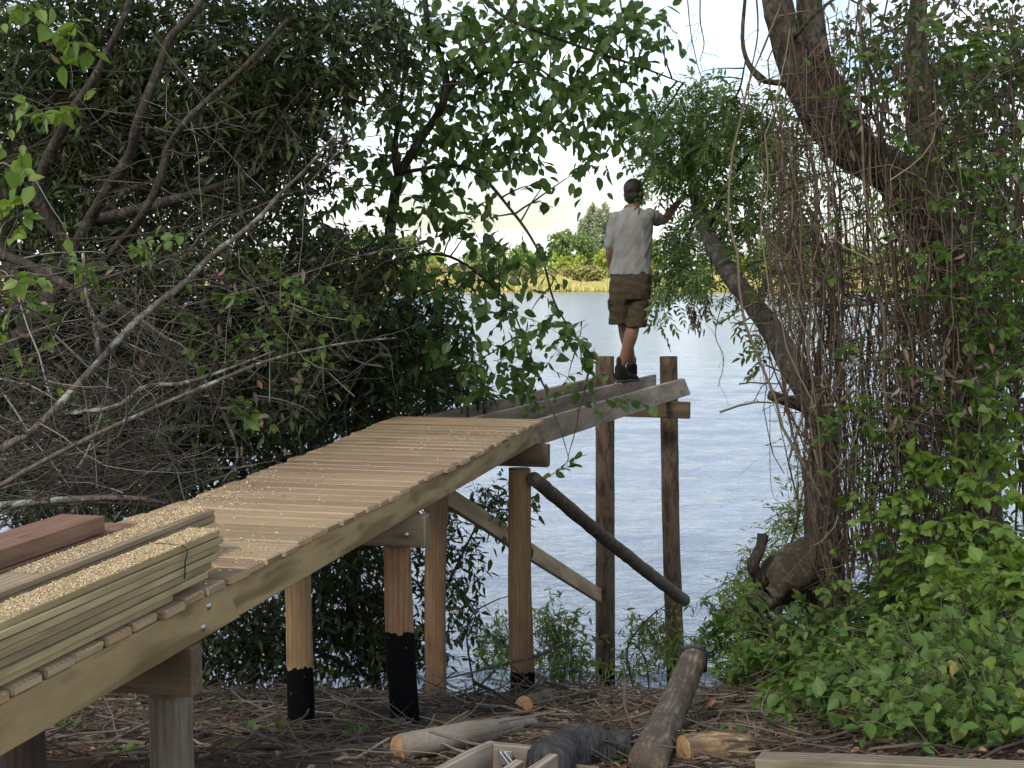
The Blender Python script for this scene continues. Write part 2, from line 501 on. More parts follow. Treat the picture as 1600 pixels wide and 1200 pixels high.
mod = .6 + .5 * np.sin(Xg * .21 + 1.3 * np.sin(Yg * .13)) * np.sin(Yg * .17 + .7 * np.sin(Xg * .1))
for lam in np.geomspace(.32, 2.6, 22):
    th = rw.normal() * .45 + .12; k_ = 2 * math.pi / lam
    ph = k_ * (Xg * math.sin(th) + Yg * math.cos(th)) + rw.random() * 6.28 + .9 * np.sin(Xg * .5 / lam + rw.random() * 6) * .8
    amp = .036 * lam / 6.28
    cut = np.clip((lam * 60 - Yg) / (lam * 25), 0, 1)
    Zg += amp * cut * (np.sin(ph) + .25 * np.cos(2 * ph)) * (.6 + .7 * mod * np.sin(Xg * .37 / lam ** .5 + rw.random() * 6) ** 2)
Zg *= np.clip((75 - Yg) / 25, 0, 1) * (np.abs(Ug) < .61)
wi = np.arange(Xg.size).reshape(Xg.shape)
wm = MB(); wm.add(np.stack([Xg, Yg, Zg], -1), np.stack([wi[:-1, :-1], wi[:-1, 1:], wi[1:, 1:], wi[1:, :-1]], -1).reshape(-1, 4))
o = wm.build('river', m_water()); tag(o, kind='structure')

# ---------------------------------------------------------------- far bank
rng = np.random.default_rng(5)
FARY = 330.
def farz(X, Y):
    return np.interp(Y, [FARY - 6, FARY, FARY + 8, FARY + 60, 1500], [-.6, .1, .8, 1.6, 5]) + .25 * np.sin(X * .13) * (Y > FARY + 2)
m_far = plain('far_meadow', (.30, .27, .075), .9, .3, .15)
o = grid(np.linspace(-700, 700, 71), np.array([FARY - 6, FARY - 1, FARY, FARY + 4, FARY + 8, FARY + 30, FARY + 60, 600, 1500]), farz).build('far_bank', m_far)
tag(o, kind='structure')
# reeds: tall blades in front of the trees
mb = MB(); N = 26000
x = rng.uniform(-120, 120, N); y = FARY + rng.random(N) ** 1.2 * 16
b = np.stack([x, y, farz(x, y)], -1)
d = nrm(np.stack([rng.normal(size=N) * .12, rng.normal(size=N) * .12, np.ones(N)], -1))
hgt = (1.5 + 1.2 * rng.random(N)) * np.array([1 + .75 * mnoise.noise(Vector((a_ * .09, 3.3, 0))) + .45 * mnoise.noise(Vector((a_ * .35, 1.3, 0))) for a_ in x])
add_leaves(mb, b, d, rng.normal(size=(N, 3)) * [1, .4, .1] + [0, -1, 0], hgt, .45 * np.ones(N), 'lance', .1, .05)
o = mb.build('reed_bed', leafmat('reed_blades', [(0, (.46, .45, .14)), (.4, (.54, .50, .18)), (.7, (.60, .48, .24)), (1, (.40, .46, .11))], .25))
tag(o, 'band of tall yellow reeds along the far shore', 'reeds', kind='stuff')

bark_far = plain('far_tree_bark', (.12, .09, .07), .9)
def far_proto(seed, h, wd, mat, poplar=False, n=420):
    r = np.random.default_rng(seed)
    blobs = []
    if poplar:
        for k in range(7):
            u = k / 6
            blobs.append(((r.normal() * .25, r.normal() * .25, h * (.12 + .8 * u)), (wd * (1.05 - .75 * u ** 1.5) * .5, wd * (1.05 - .75 * u ** 1.5) * .5, h * .12), n // 7))
    else:
        for k in range(9):
            a = r.random() * 6.28; q = r.random() ** .6
            cz = h * (.3 + .55 * r.random()); rr = wd * .5 * (1 - .45 * abs(cz / h - .5))
            s = wd * (.16 + .14 * r.random())
            blobs.append(((math.cos(a) * q * rr * .75, math.sin(a) * q * rr * .75, cz), (s, s, s * .85), n // 9))
        blobs.append(((0, 0, h * .3), (wd * .42, wd * .42, h * .28), n // 5))
    lm, tm = sprays(r, blobs, tw_len=1.3, k=7, leaf=(.75, .5), bias=(0, 0, .5 if poplar else .1), outw=.6, droop=.15, nodes=3, shape='ovate', tw_r=.02, hang=.1, up=.25)
    tr = MB(); limb(tr, [(0, 0, -.3), (wd * .02, 0, h * .35), (0, 0, h * .8)], [h * .022, h * .015, h * .006], 7, 8)
    return lm.mesh('far_crown'), tr.mesh('far_trunk'), mat
fg = [leafmat('far_leaf_spring', [(0, (.25, .33, .06)), (.5, (.33, .40, .075)), (1, (.42, .46, .10))], .3),
      leafmat('far_leaf_mid', [(0, (.18, .26, .065)), (.5, (.23, .31, .08)), (1, (.29, .36, .10))], .3),
      leafmat('far_leaf_dark', [(0, (.14, .21, .07)), (.5, (.18, .25, .085)), (1, (.22, .29, .10))], .3),
      leafmat('far_leaf_olive', [(0, (.25, .26, .085)), (.5, (.30, .30, .10)), (1, (.36, .34, .12))], .3),
      leafmat('far_leaf_poplar', [(0, (.27, .32, .20)), (.5, (.31, .36, .23)), (1, (.36, .40, .26))], .3)]
protos = {}
for mi, (h, wd) in enumerate([(7.5, 7.5), (9, 8), (11, 9), (4.6, 7.)]):
    for v in range(2):
        protos[(mi, v)] = far_proto(40 + mi * 3 + v, h, wd, fg[mi])
        for me in protos[(mi, v)][:2]: pass
for v in range(2):
    protos[(4, v)] = far_proto(80 + v, 19.5, 4.6, fg[4], True, 560)
for (mi, v), (c, tr, mt) in protos.items():
    c.materials.append(mt); tr.materials.append(bark_far)
FARLAB = {0: 'bright yellow green bushy tree on the far shore', 1: 'mid green rounded tree on the far shore', 2: 'dark green taller tree standing behind the bright far shore trees',
          3: 'low olive bush behind the far reeds', 4: 'tall narrow poplar rising above the far shore trees beside the man'}
FARCAT = {0: 'tree', 1: 'tree', 2: 'tree', 3: 'bush', 4: 'tree'}
FARN = {0: 'far_tree', 1: 'far_tree', 2: 'far_tree', 3: 'far_bush', 4: 'poplar_tree'}
FARG = {0: 'bright far shore trees', 1: 'mid green far shore trees', 2: 'dark far shore trees', 3: 'bushes behind the far reeds', 4: 'poplars on the far shore'}
def put_far(kind, v, px, Y, s):
    x = P(px, 440, Y)[0]; z = float(farz(np.array(x), np.array(Y)))
    c, tr, mt = protos[(kind, v)]
    t = thing(FARN[kind], FARLAB[kind], FARCAT[kind], (x, Y, z), FARG[kind])
    M = Matrix.Translation((x, Y, z)) @ Matrix.Rotation(rng.random() * 6.28, 4, 'Z') @ Matrix.Diagonal((s * (.9 + .25 * rng.random()), s, s * (.9 + .2 * rng.random()), 1))
    link('crown', c, None, t, M); link('trunk', tr, None, t, M)
for px in range(380, 1620, 30):
    if 1010 < px < 1090: continue
    put_far(3, int(rng.integers(2)), px + rng.normal() * 8, FARY + 17 + rng.random() * 5, .75 + .4 * rng.random())
for px in range(370, 1640, 42):
    if 1020 < px < 1090: continue
    k = int(rng.choice([0, 0, 1, 1, 3]))
    put_far(k, int(rng.integers(2)), px + rng.normal() * 10, FARY + 28 + rng.random() * 10, .85 + .35 * rng.random())
for px in range(380, 1640, 50):
    if 1020 < px < 1090: continue
    k = int(rng.choice([1, 2, 2, 0]))
    put_far(k, int(rng.integers(2)), px + rng.normal() * 12, FARY + 48 + rng.random() * 12, .9 + .35 * rng.random())
for i, px in enumerate([908, 917, 926, 935, 944, 953]):
    put_far(4, i % 2, px, 395 + (i % 3) * 4, [.86, .98, 1.04, 1.06, 1.02, 1.0][i])

# ---------------------------------------------------------------- pier
ZD = CAMZ - .935
RF, RN = G(848, 655, ZD), G(59, 1055, ZD)
DD = nrm(RN - RF); DD[2] = 0               # along the deck towards the camera
LFT = np.array([DD[1], -DD[0], 0.])
if LFT[0] > 0: LFT = -LFT
lp = [G(612, 652, ZD), G(420, 732, ZD), G(300, 776, ZD), G(233, 799, ZD)]
lS = [0.] + [float((q - RF) @ DD) for q in lp[1:]]
lW = [float((q - RF) @ LFT) for q in lp]
def width_at(s): return float(np.interp(s, lS, lW))

ENDS = [(0, (.50, .40, .24)), (.3, (.46, .27, .12)), (.5, (.50, .40, .23)), (.68, (.44, .24, .11)), (.82, (.13, .10, .075)), (1, (.5, .38, .22))]
mt_deck = wood('deck_pine', (.43, .305, .185), (.29, .20, .115), vary=.24, knots=.35, stain=.3, ends=ENDS)
mt_string = wood('stringer_pine', (.40, .275, .135), (.20, .13, .06), vary=.12, knots=.5, ring=.6)
mt_joist = wood('weathered_joist', (.34, .26, .18), (.195, .14, .095), vary=.2, knots=1., stain=.6)
mt_beam = wood('cross_beam_wood', (.17, .115, .07), (.085, .056, .034), vary=.15, knots=.5)
mt_beam2 = wood('pale_cross_beam_wood', (.28, .22, .14), (.14, .10, .06), vary=.2, knots=.5)
mt_brace = wood('sawn_brace_wood', (.50, .36, .22), (.33, .22, .12), vary=.1, knots=.4)
mt_steel = plain('zinc_bolt', (.42, .43, .44), .4, .2, 40, .9)
mt_stack = wood('stacked_board_pine', (.48, .375, .20), (.31, .23, .12), vary=.3, knots=.4, ends=ENDS)
mt_top = wood('brownish_top_board', (.38, .295, .18), (.26, .19, .11), vary=.1, knots=.3)
mt_red = wood('red_brown_timber', (.33, .20, .12), (.19, .10, .055), vary=.2, knots=1., ring=.2)

def boxmesh(name, L, Wd, H, bev=.003, jit=0., endjit=0., rg=None, shear0=0., shear1=0., segs=1, bow=0.):
    """board along local X; shear0/1 cut the ends at a slant (top moves by that much)"""
    bm = bmesh.new()
    xsn = np.linspace(-L / 2, L / 2, segs + 1)
    rings = []
    for i, xx in enumerate(xsn):
        yj, zj = ((rg.normal() * jit, rg.normal() * jit) if rg is not None else (0, 0))
        ring = []
        for yy, zz in ((-Wd / 2, -H / 2), (Wd / 2, -H / 2), (Wd / 2, H / 2), (-Wd / 2, H / 2)):
            x2 = xx
            if i == 0: x2 += shear0 * zz / H
            if i == segs: x2 += shear1 * zz / H
            if rg is not None and endjit and i in (0, segs): x2 += rg.normal() * endjit
            ring.append(bm.verts.new((x2, yy + yj, zz + zj + bow * (1 - (2 * xx / L) ** 2))))
        rings.append(ring)
    for a, b2 in zip(rings[:-1], rings[1:]):
        for k in range(4):
            bm.faces.new((a[k], a[(k + 1) % 4], b2[(k + 1) % 4], b2[k]))
    bm.faces.new(rings[0][::-1]); bm.faces.new(rings[-1])
    bmesh.ops.recalc_face_normals(bm, faces=bm.faces)
    if bev:
        ed = [e for e in bm.edges if len(e.link_faces) == 2 and e.calc_face_angle(0) > .5]
        bmesh.ops.bevel(bm, geom=ed, offset=bev, segments=1, affect='EDGES', profile=.5)
    me = bpy.data.meshes.new(name); bm.to_mesh(me); bm.free()
    return me

def frame(c, x, up=(0, 0, 1)):
    x = nrm(x); up = np.asarray(up, float)
    y = nrm(np.cross(up, x)); z = np.cross(x, y)
    M = Matrix.Identity(4)
    for i in range(3):
        M[i][0], M[i][1], M[i][2], M[i][3] = x[i], y[i], z[i], c[i]
    return M

def board(name, a, b, Wd, H, mat, parent=None, up=(0, 0, 1), **kw):
    a = np.asarray(a, float); b = np.asarray(b, float)
    L = float(np.linalg.norm(b - a))
    me = boxmesh(name, L, Wd, H, **kw)
    return link(name, me, mat, parent, frame((a + b) / 2, b - a, up), smooth=False)

rg = np.random.default_rng(11)
pier = thing('wooden_pier', 'half built wooden pier on posts reaching out over the river, its last joists still bare', 'pier', tuple(G(640, 1150, 1.86)))
UP = np.array([0, 0, 1.])
TH = .028
N_B = 49; PITCHB = .1555
tilt = R(1.6)
PD = nrm(LFT * math.cos(tilt) + DD * math.sin(tilt) * -1)
for i in range(N_B):
    s = i * PITCHB + .07
    w_ = width_at(s - .07) + rg.normal() * .008
    e = rg.normal() * .006 - (.012 if rg.random() < .15 else 0)
    a = RF + DD * s - LFT * e
    b = a + PD * w_
    zj = UP * (-TH / 2 + rg.normal() * .0012)
    board('deck_board', a + zj, b + zj, PITCHB - .018 - abs(rg.normal()) * .004, TH, mt_deck, pier, bev=.006, jit=.0, endjit=.0025, rg=rg)
# stringers (two lengths joined at a bolted splice)
SH = .12
zs = ZD - TH - .001 - SH / 2
S_J = float((G(310, 940, zs) - RF) @ DD)
def SL(s, inset): return RF + DD * s + LFT * inset + np.array([0, 0, zs - ZD])
for k, ins in enumerate((.045, .42, .79)):
    ins2 = ins if k < 2 else .76
    board('stringer', SL(S_J + .12, ins2), SL(.03, ins), .05, SH, mt_string, pier, shear1=-.05, segs=4, jit=.0, bev=.004)
    board('stringer', SL(N_B * PITCHB, ins2 - .006), SL(S_J - .02, ins2 - .006), .053, SH + .001, mt_string, pier, shear1=-.1, segs=3, bev=.004)
def bolt(p, nrml, r=.012, dome=True):
    mb = MB(); n = nrm(nrml)
    pts = [p - n * .01, p + n * .002, p + n * .005, p + n * .008]
    tubes(mb, [pts], [[r, r, r * .8, r * .35]], 10, caps=True)
    return mb.build('bolt', mt_steel, pier)
Rn = -LFT
for px, py in ((307, 946), (294, 979)):
    q = G(px, py, zs)
    zz = zs + (.03 if py < 960 else -.025)
    s = float((G(px, py, zz) - RF) @ DD)
    bolt(SL(s, .045 - .006 - .0265) + np.array([0, 0, zz - zs]), Rn, .013)
# last three bare joists, swung to the right
ZJ = CAMZ - .965; JH = .17
def joist(p0, p1, th, mat, sh1, off=0.):
    a, b = G(*p0, ZJ), G(*p1, ZJ)
    d = nrm(b - a)
    c = np.array([0, 0, -JH / 2]); r_ = np.array([d[1], -d[0], 0]) * off
    return board('joist', a - d * .12 + c + r_, b + c + r_, th, JH, mat, pier, shear1=sh1, segs=4, rg=rg, jit=.0015, bev=.004), a, b, d
j3, a3, b3, d3 = joist((848, 655), (1075, 590), .045, mt_joist, -.26, -.022)
j2, a2, b2_, d2 = joist((746, 651), (1022, 585), .045, mt_joist, -.01)
j1, a1, b1, d1 = joist((665, 649), (930, 590), .045, mt_joist, 0.)
JR = np.array([d2[1], -d2[0], 0.])
# cross beams
zb = ZD - TH - SH - .002
BH = .145
def beam(pr, left_len, mat, h=BH, z=None, dirv=None, w_=.075):
    z = zb if z is None else z
    a = G(pr[0], pr[1], z); dv = LFT if dirv is None else dirv
    c = np.array([0, 0, -h / 2])
    return a, board('cross_beam', a + dv * left_len + c, a + c, w_, h, mat, pier, segs=2, rg=rg, jit=.001, bev=.005)
bA, _ = beam((308, 1009), 1.0, mt_beam)
bB, _ = beam((668, 805), 1.0, mt_beam2)
bC, _ = beam((858, 694), 1.15, mt_beam)
bD, _ = beam((1078, 628), 1.05, mt_beam, .15, ZJ - JH - .001, -JR, .06)
for q, off in ((bA, .19), (bB, .09)):
    bolt(q + LFT * off - UP * .085 + DD * .038, DD, .014)

# posts
def post(top, base, r, mat, sq=3., rough=.05, sides=18, mid=None, name='post', label=None):
    top = np.asarray(top, float); base = np.asarray(base, float)
    mb = MB()
    pts = [base, (top + base) / 2 + (np.asarray(mid) if mid is not None else 0), top]
    limb(mb, pts, r, sides, 40, rough, 3.2, seed=float(top[0] * 3.3), square=sq)
    o_ = mb.build(name, mat, pier, base)
    if label: o_['label'] = label
    return o_
def pw(px, py, Y): return P(px, py, Y)
raw = dict(light=(.37, .23, .125), dark=(.235, .14, .075), axis='Z', vary=.12, knots=.6, stain=.45, ring=.2)
drk = dict(light=(.095, .066, .047), dark=(.042, .03, .023), axis='Z', vary=.15, knots=.3, stain=.5, ring=.12)
def ybeam(p, back): return float(p[1]) + back
YA = float(bA[1]) + .06; YB = float(bB[1]) + .05; YC = float(bC[1]) + .05
rnd = dict(light=(.23, .19, .135), dark=(.115, .088, .062), axis='Z', vary=.1, knots=.4, stain=.45, ring=.08)
# first pair (near)
t0 = P(266, 1083, YA + .04); post(t0, (t0[0] + .015, t0[1], 1.55), [.072, .066, .066], wood('round_post_wood', **rnd), 2., .03)
t0 = P(32, 1100, YA + .17); post(t0, (t0[0] - .01, t0[1], 1.55), [.075, .075, .07], wood('dark_post_wood', **drk), 2.4, .04)
# second pair, raw timber with tarred feet
t0 = P(465, 885, YB + .32); b0 = P(472, 1146, YB + .32); b0[2] -= .15
zt = P(465, 1040, YB + .32)[2] - b0[2]
post(t0, b0, [.064, .064, .062], wood('raw_post_tarred', tar=float(zt), **raw), 4., .04, label='left post of the second pair with its foot tarred black')
t0 = P(620, 846, YB + .08); b0 = P(640, 1155, YB + .08); b0[2] -= .15
zt = P(625, 985, YB + .08)[2] - b0[2]
post(t0, b0, [.070, .068, .062], wood('raw_post_tarred_high', tar=float(zt), **raw), 4., .06, mid=(-.012, 0, 0), label='leaning post with the tallest black tar coat')
# third pair
t0 = P(683, 775, YC + .25); b0 = P(681, 1100, YC + .25)
post(t0, b0, [.072, .07, .073], wood('raw_post_bare', **raw), 4., .05, mid=(-.01, 0, 0))
t0 = P(812, 732, YC + .06); b0 = P(818, 1105, YC + .06)
zt = P(818, 1046, YC + .06)[2] - b0[2]
post(t0, b0, [.08, .074, .07], wood('raw_post_tarred_low', tar=float(zt), **raw), 4., .06, mid=(-.012, 0, 0))
# last pair, dark round posts standing in the river
YD = float(bD[1]) + .1
dk = lambda z: wood('dark_round_post', tar=z, bark=(.135, .095, .065), **drk)
Yl = YD + .22
t0 = P(945, 557, Yl); b0 = P(946, 1110, Yl)
post(t0, b0, [.092, .09, .086], dk(float(P(945, 1040, Yl)[2] - b0[2])), 2., .045)
pJ = a3 + d3 * float((G(1058, 594, ZJ) - a3) @ d3)
Yr = float(pJ[1]) + .14
t0 = P(1044.5, 557, Yr); b0 = P(1057, 1085, Yr)
post(t0, b0, [.088, .082, .082], dk(float(P(1055, 1040, Yr)[2] - b0[2])), 2., .05, mid=(-.015, 0, 0))
# braces
a = P(697, 775, YC + .32); b = P(940, 935, Yl + .02)
board('brace', a, b, .05, .125, mt_brace, pier, up=(0, 0, 1), segs=5, rg=rg, jit=.003, bev=.004)
mb = MB(); limb(mb, [P(834, 748, YC - .06), (P(834, 748, YC - .06) + P(1069, 938, YD - .12)) / 2 - UP * .015, P(1069, 938, YD - .12)], [.046, .052, .056], 14, 44, .13, 9., 4)
bark_log = barkmat('log_bark', (.055, .04, .028), (.17, .125, .09), .2, 0, .2)
o = mb.build('log_brace', bark_log, pier, P(834, 748, YC)); o['label'] = 'round bark covered diagonal brace'

# ---------------------------------------------------------------- timber stacked on the deck
def along(p, L):      # from a far end point run towards the camera
    return p + DD * L
def place_board(name, far_right_px, z_top, w_, h, L, mat, label, cat, group=None, yaw=0.):
    q = G(*far_right_px, z_top)
    dv = DD * math.cos(yaw) + LFT * math.sin(yaw)
    lf = np.array([dv[1], -dv[0], 0.]); lf = lf if lf[0] < 0 else -lf
    c = q + lf * w_ / 2 + np.array([0, 0, -h / 2])
    o_ = board(name, c + dv * L, c, w_, h, mat, None, bev=.0025, segs=3, rg=rg, jit=.0012, endjit=.001)
    return tag(o_, label, cat, group)
HB = .0208
ords = ['lowest', 'second from the bottom', 'third from the bottom', 'middle', 'third from the top', 'second from the top', 'topmost']
q0 = G(272, 930, ZD + HB)
ends = [0., .225, .27, .31, .33, .35, .34]
for k in range(7):
    zt = ZD + .001 + (k + 1) * (HB + .0008)
    far = q0 - DD * ends[k]
    far = far + LFT * (.012 * rg.normal() * .25) - DD * .0
    c = np.array([far[0], far[1], zt - HB / 2]) + LFT * (.05 + abs(rg.normal()) * .003)
    L = 2.15 + ends[k]
    o = board('timber_board', c + DD * L, c, .105, HB - .0012, mt_stack, None, bev=.0025, segs=3, rg=rg, jit=.0012, endjit=.0015)
    tag(o, ('topmost board of the strapped right stack on the deck, thick with sawdust' if k == 6 else
            '%s board in the strapped right stack at the deck edge' % ords[k]), 'board', 'boards stacked on the deck')
qL = G(334, 796, ZD + 7 * .0216)
for k in range(7):
    zt = ZD + .001 + (k + 1) * (HB + .0008)
    far = np.array([qL[0], qL[1], 0]) - DD * (0.02 * (6 - k) * .5 if k > 3 else -.2 + .03 * k)
    c = far + LFT * .055 + np.array([0, 0, zt - HB / 2])
    L = 2.7
    o = board('timber_board', c + DD * L, c, .115, HB - .0012, mt_stack if k < 6 else mt_top, None, bev=.0025, segs=3, rg=rg, jit=.0012, endjit=.0015)
    tag(o, ('topmost brownish board of the left stack beside the strapped one' if k == 6 else
            '%s board in the left stack, behind the strapped one' % (['lowest', 'second lowest', 'third lowest', 'middle', 'third highest', 'second highest'][k])), 'board', 'boards stacked on the deck')
# dark strap round the right stack
sS = float((G(263, 880, ZD + .1) - q0) @ DD)
mb = MB()
c0 = q0 + DD * sS; c0 = np.array([c0[0], c0[1], ZD])
e1, e2 = -LFT * .006, LFT * .112
zt, zb_ = ZD + 7 * .0216 - .0012, ZD + 2.6 * .0216
loop = [c0 + e1 + UP * (zb_ - ZD), c0 + e1 * 1.3 + UP * (.10), c0 + e1 + UP * (zt - ZD), c0 + e2 + UP * (zt - ZD), c0 + e2 + UP * .10, c0 + e2 + UP * (zb_ - ZD)]
limb(mb, loop, [.0024, .0024], 6, 60, .05)
tag(mb.build('binding_cord', plain('dark_cord', (.03, .035, .025), .7)), 'thin dark cord tied round the right stack of boards', 'cord')
# red-brown beams at the left
bw = .15
for k, (px, h, zt, dy, lab) in enumerate([((236, 826), .058, ZD + .060, .0, 'lowest of the three red brown beams on the left of the deck'),
                                          ((214, 818), .060, ZD + .122, .0, 'red brown beam lying under the topmost one, its knotty end sticking out'),
                                          ((164, 806), .055, ZD + .178, .0, 'topmost thick red brown beam with a dark knot on the left of the deck')]):
    place_board('timber_beam', px, zt, bw, h, 2.6, mt_red, lab, 'beam', 'red brown beams on the deck', R(.6))

# sawdust and shavings
sawm = plain('sawdust_flakes', (.6, .5, .3), .9, cols=[(0, (.50, .36, .19)), (.5, (.62, .48, .28)), (1, (.72, .60, .40))])
def flakes(name, label, pts, size, seed):
    r = np.random.default_rng(seed); n = len(pts); mb = MB()
    d = nrm(r.normal(size=(n, 3)) * [1, 1, .25]); nn = nrm(r.normal(size=(n, 3)) * [.5, .5, .1] + [0, 0, 1])
    L = size * (.4 + r.random(n) ** 2 * 1.4)
    add_leaves(mb, pts + np.stack([0 * L, 0 * L, .0015 + .002 * r.random(n)], -1), d, nn, L, L * (.25 + .4 * r.random(n)), 'lance', .5, -.25)
    return tag(mb.build(name, sawm), label, 'sawdust', kind='stuff')
r = np.random.default_rng(3)
def deckpts(n, s0, s1, u0, u1, centre=None):
    s = r.uniform(s0, s1, n); u = r.uniform(u0, u1, n)
    return RF + DD * s[:, None] + LFT * u[:, None]
def gaussdeck(n, px, py, ds, du):
    c = G(px, py, ZD); s = (c - RF) @ DD + r.normal(size=n) * ds; u = (c - RF) @ LFT + r.normal(size=n) * du
    k = (u > .01) & (u < .79 + .0 * s) & (s > .05)
    return RF + DD * s[k][:, None] + LFT * u[k][:, None]
pts = np.concatenate([gaussdeck(1100, 720, 684, .35, .14), gaussdeck(5200, 285, 778, .42, .13), gaussdeck(900, 390, 790, .5, .2), gaussdeck(250, 560, 700, .6, .3), gaussdeck(700, 345, 880, .3, .12), deckpts(350, .1, 6, .02, .78)])
flakes('sawdust', 'pale sawdust and wood shavings scattered over the deck boards', pts, .0075, 1)
def stackpts(far, wdt, z, n, lmax, pw_):
    s = r.random(n) ** pw_ * lmax; u = r.random(n) * wdt
    return np.stack([far[0] + DD[0] * s + LFT[0] * u, far[1] + DD[1] * s + LFT[1] * u, np.full(n, z)], -1)
ztop = ZD + .001 + 7 * (HB + .0008)
pts = np.concatenate([stackpts(q0 - DD * .33, .1, ztop, 30000, 1.2, 1.6), stackpts(qL + LFT * .012, .09, ztop, 14000, 1.1, 1.5)])
flakes('sawdust', 'thick sawdust lying on top of the two board stacks', pts, .0042, 2)

# ---------------------------------------------------------------- vegetation
lf_ever = leafmat('evergreen_leaf', [(0, (.026, .044, .015)), (.6, (.042, .068, .022)), (.92, (.075, .115, .034)), (1, (.13, .095, .035))], .26, rough=.42, spec=.35)
lf_alder = leafmat('alder_leaf', [(0, (.05, .10, .026)), (.6, (.078, .14, .036)), (1, (.13, .20, .055))], .45, rough=.45)
lf_ash = leafmat('ash_leaf', [(0, (.06, .105, .024)), (.6, (.085, .145, .034)), (1, (.14, .20, .055))], .4)
lf_bram = leafmat('bramble_leaf', [(0, (.065, .125, .028)), (.5, (.09, .165, .036)), (.85, (.13, .21, .045)), (.97, (.16, .21, .05)), (1, (.28, .2, .06))], .38, rough=.5, spec=.28, patch=(1.6, (.065, .125, .028), .5))
lf_light = leafmat('spring_leaf', [(0, (.10, .18, .03)), (.6, (.14, .23, .04)), (1, (.19, .26, .06))], .42)
lf_willow = leafmat('willow_leaf', [(0, (.11, .16, .035)), (.6, (.15, .21, .05)), (1, (.21, .25, .075))], .42)
lf_dead = leafmat('dead_leaf', [(0, (.10, .075, .05)), (.5, (.16, .125, .085)), (.9, (.27, .225, .17)), (1, (.28, .12, .06))], .2, rough=.8, spec=.15)
bk_dark = barkmat('dark_bark', (.02, .016, .013), (.068, .054, .043), .15, .25)
bk_grey = barkmat('grey_bark', (.06, .05, .042), (.17, .145, .12), .2, .15)
bk_lich = barkmat('lichen_bark', (.07, .055, .045), (.19, .155, .13), .85, .1)
bk_vine = barkmat('vine_tree_bark', (.028, .021, .016), (.095, .07, .052), .22, .35, .5)
m_twig = plain('twig_bark', (.1, .08, .06), .9, cols=[(0, (.026, .02, .015)), (.5, (.05, .039, .031)), (.85, (.10, .083, .067)), (1, (.27, .26, .23))])
m_twigdk = plain('dark_twig_bark', (.06, .05, .04), .9, cols=[(0, (.035, .028, .02)), (1, (.09, .07, .05))])
m_stem = plain('dry_vine_stem', (.1, .08, .06), .9, cols=[(0, (.042, .028, .018)), (.5, (.085, .060, .040)), (.85, (.15, .112, .076)), (1, (.25, .205, .155))])
m_twiggr = plain('green_twig', (.08, .09, .04), .8, cols=[(0, (.05, .05, .025)), (1, (.11, .11, .05))])

def BL(px, py, Y, rx, ry, rd, dens):
    s = Y / F
    n = max(2, int(dens * math.pi * rx * ry * s * s))
    return (P(px, py, Y), (rx * s, rd, ry * s), n)

def plant(name, label, cat, base, blobs, mat, seed, limbs=(), lmat=None, twmat=None, group=None, trunk_r=None, lead=None, **kw):
    """a tree or bush: trunk (first limb), branches, twigs, foliage"""
    t = thing(name, label, cat, base, group)
    r = np.random.default_rng(seed)
    for i, (pts, rr) in enumerate(limbs):
        mb = MB(); pts = np.asarray(pts, float)
        C = limb(mb, pts, rr, 12 if max(rr) > .03 else 8, None, .10, 9., seed + i)
        mb.build('trunk' if i == 0 else 'branch', lmat, t, base)
    lm, tm = sprays(r, blobs, **kw)
    if lead:      # side branches leading from the limbs into the leaf masses
        nodes = np.concatenate([catmull(np.asarray(p_, float), 30) for p_, _ in limbs])
        polys, rad = [], []
        for c, rr_, n_ in blobs[:40 if limbs[0][1][0] > .03 else 7]:
            for q in range(lead):
                e = np.asarray(c) + r.normal(size=3) * np.asarray(rr_) * .45
                s_ = nodes[np.argmin(np.linalg.norm(nodes - e, axis=1) + r.random(len(nodes)) * .3)]
                D = np.linalg.norm(e - s_)
                tt = np.linspace(0, 1, 9)[:, None]
                pl = s_ + (e - s_) * tt + np.array([0, 0, .18 * D]) * (tt * (1 - tt)) + np.cumsum(r.normal(size=(9, 3)) * .009 * D, axis=0) * np.minimum(1, tt * 4)
                polys.append(pl); rad.append(np.linspace(min(.45 * limbs[0][1][0], .006 + .004 * D), .0022, 9))
        tubes(tm, np.array(polys), np.array(rad), 5, r)
    o1 = lm.build('foliage', mat, t, base)
    o2 = tm.build('twigs', twmat or m_twigdk, t, base); o2['kind'] = 'stuff'
    return t

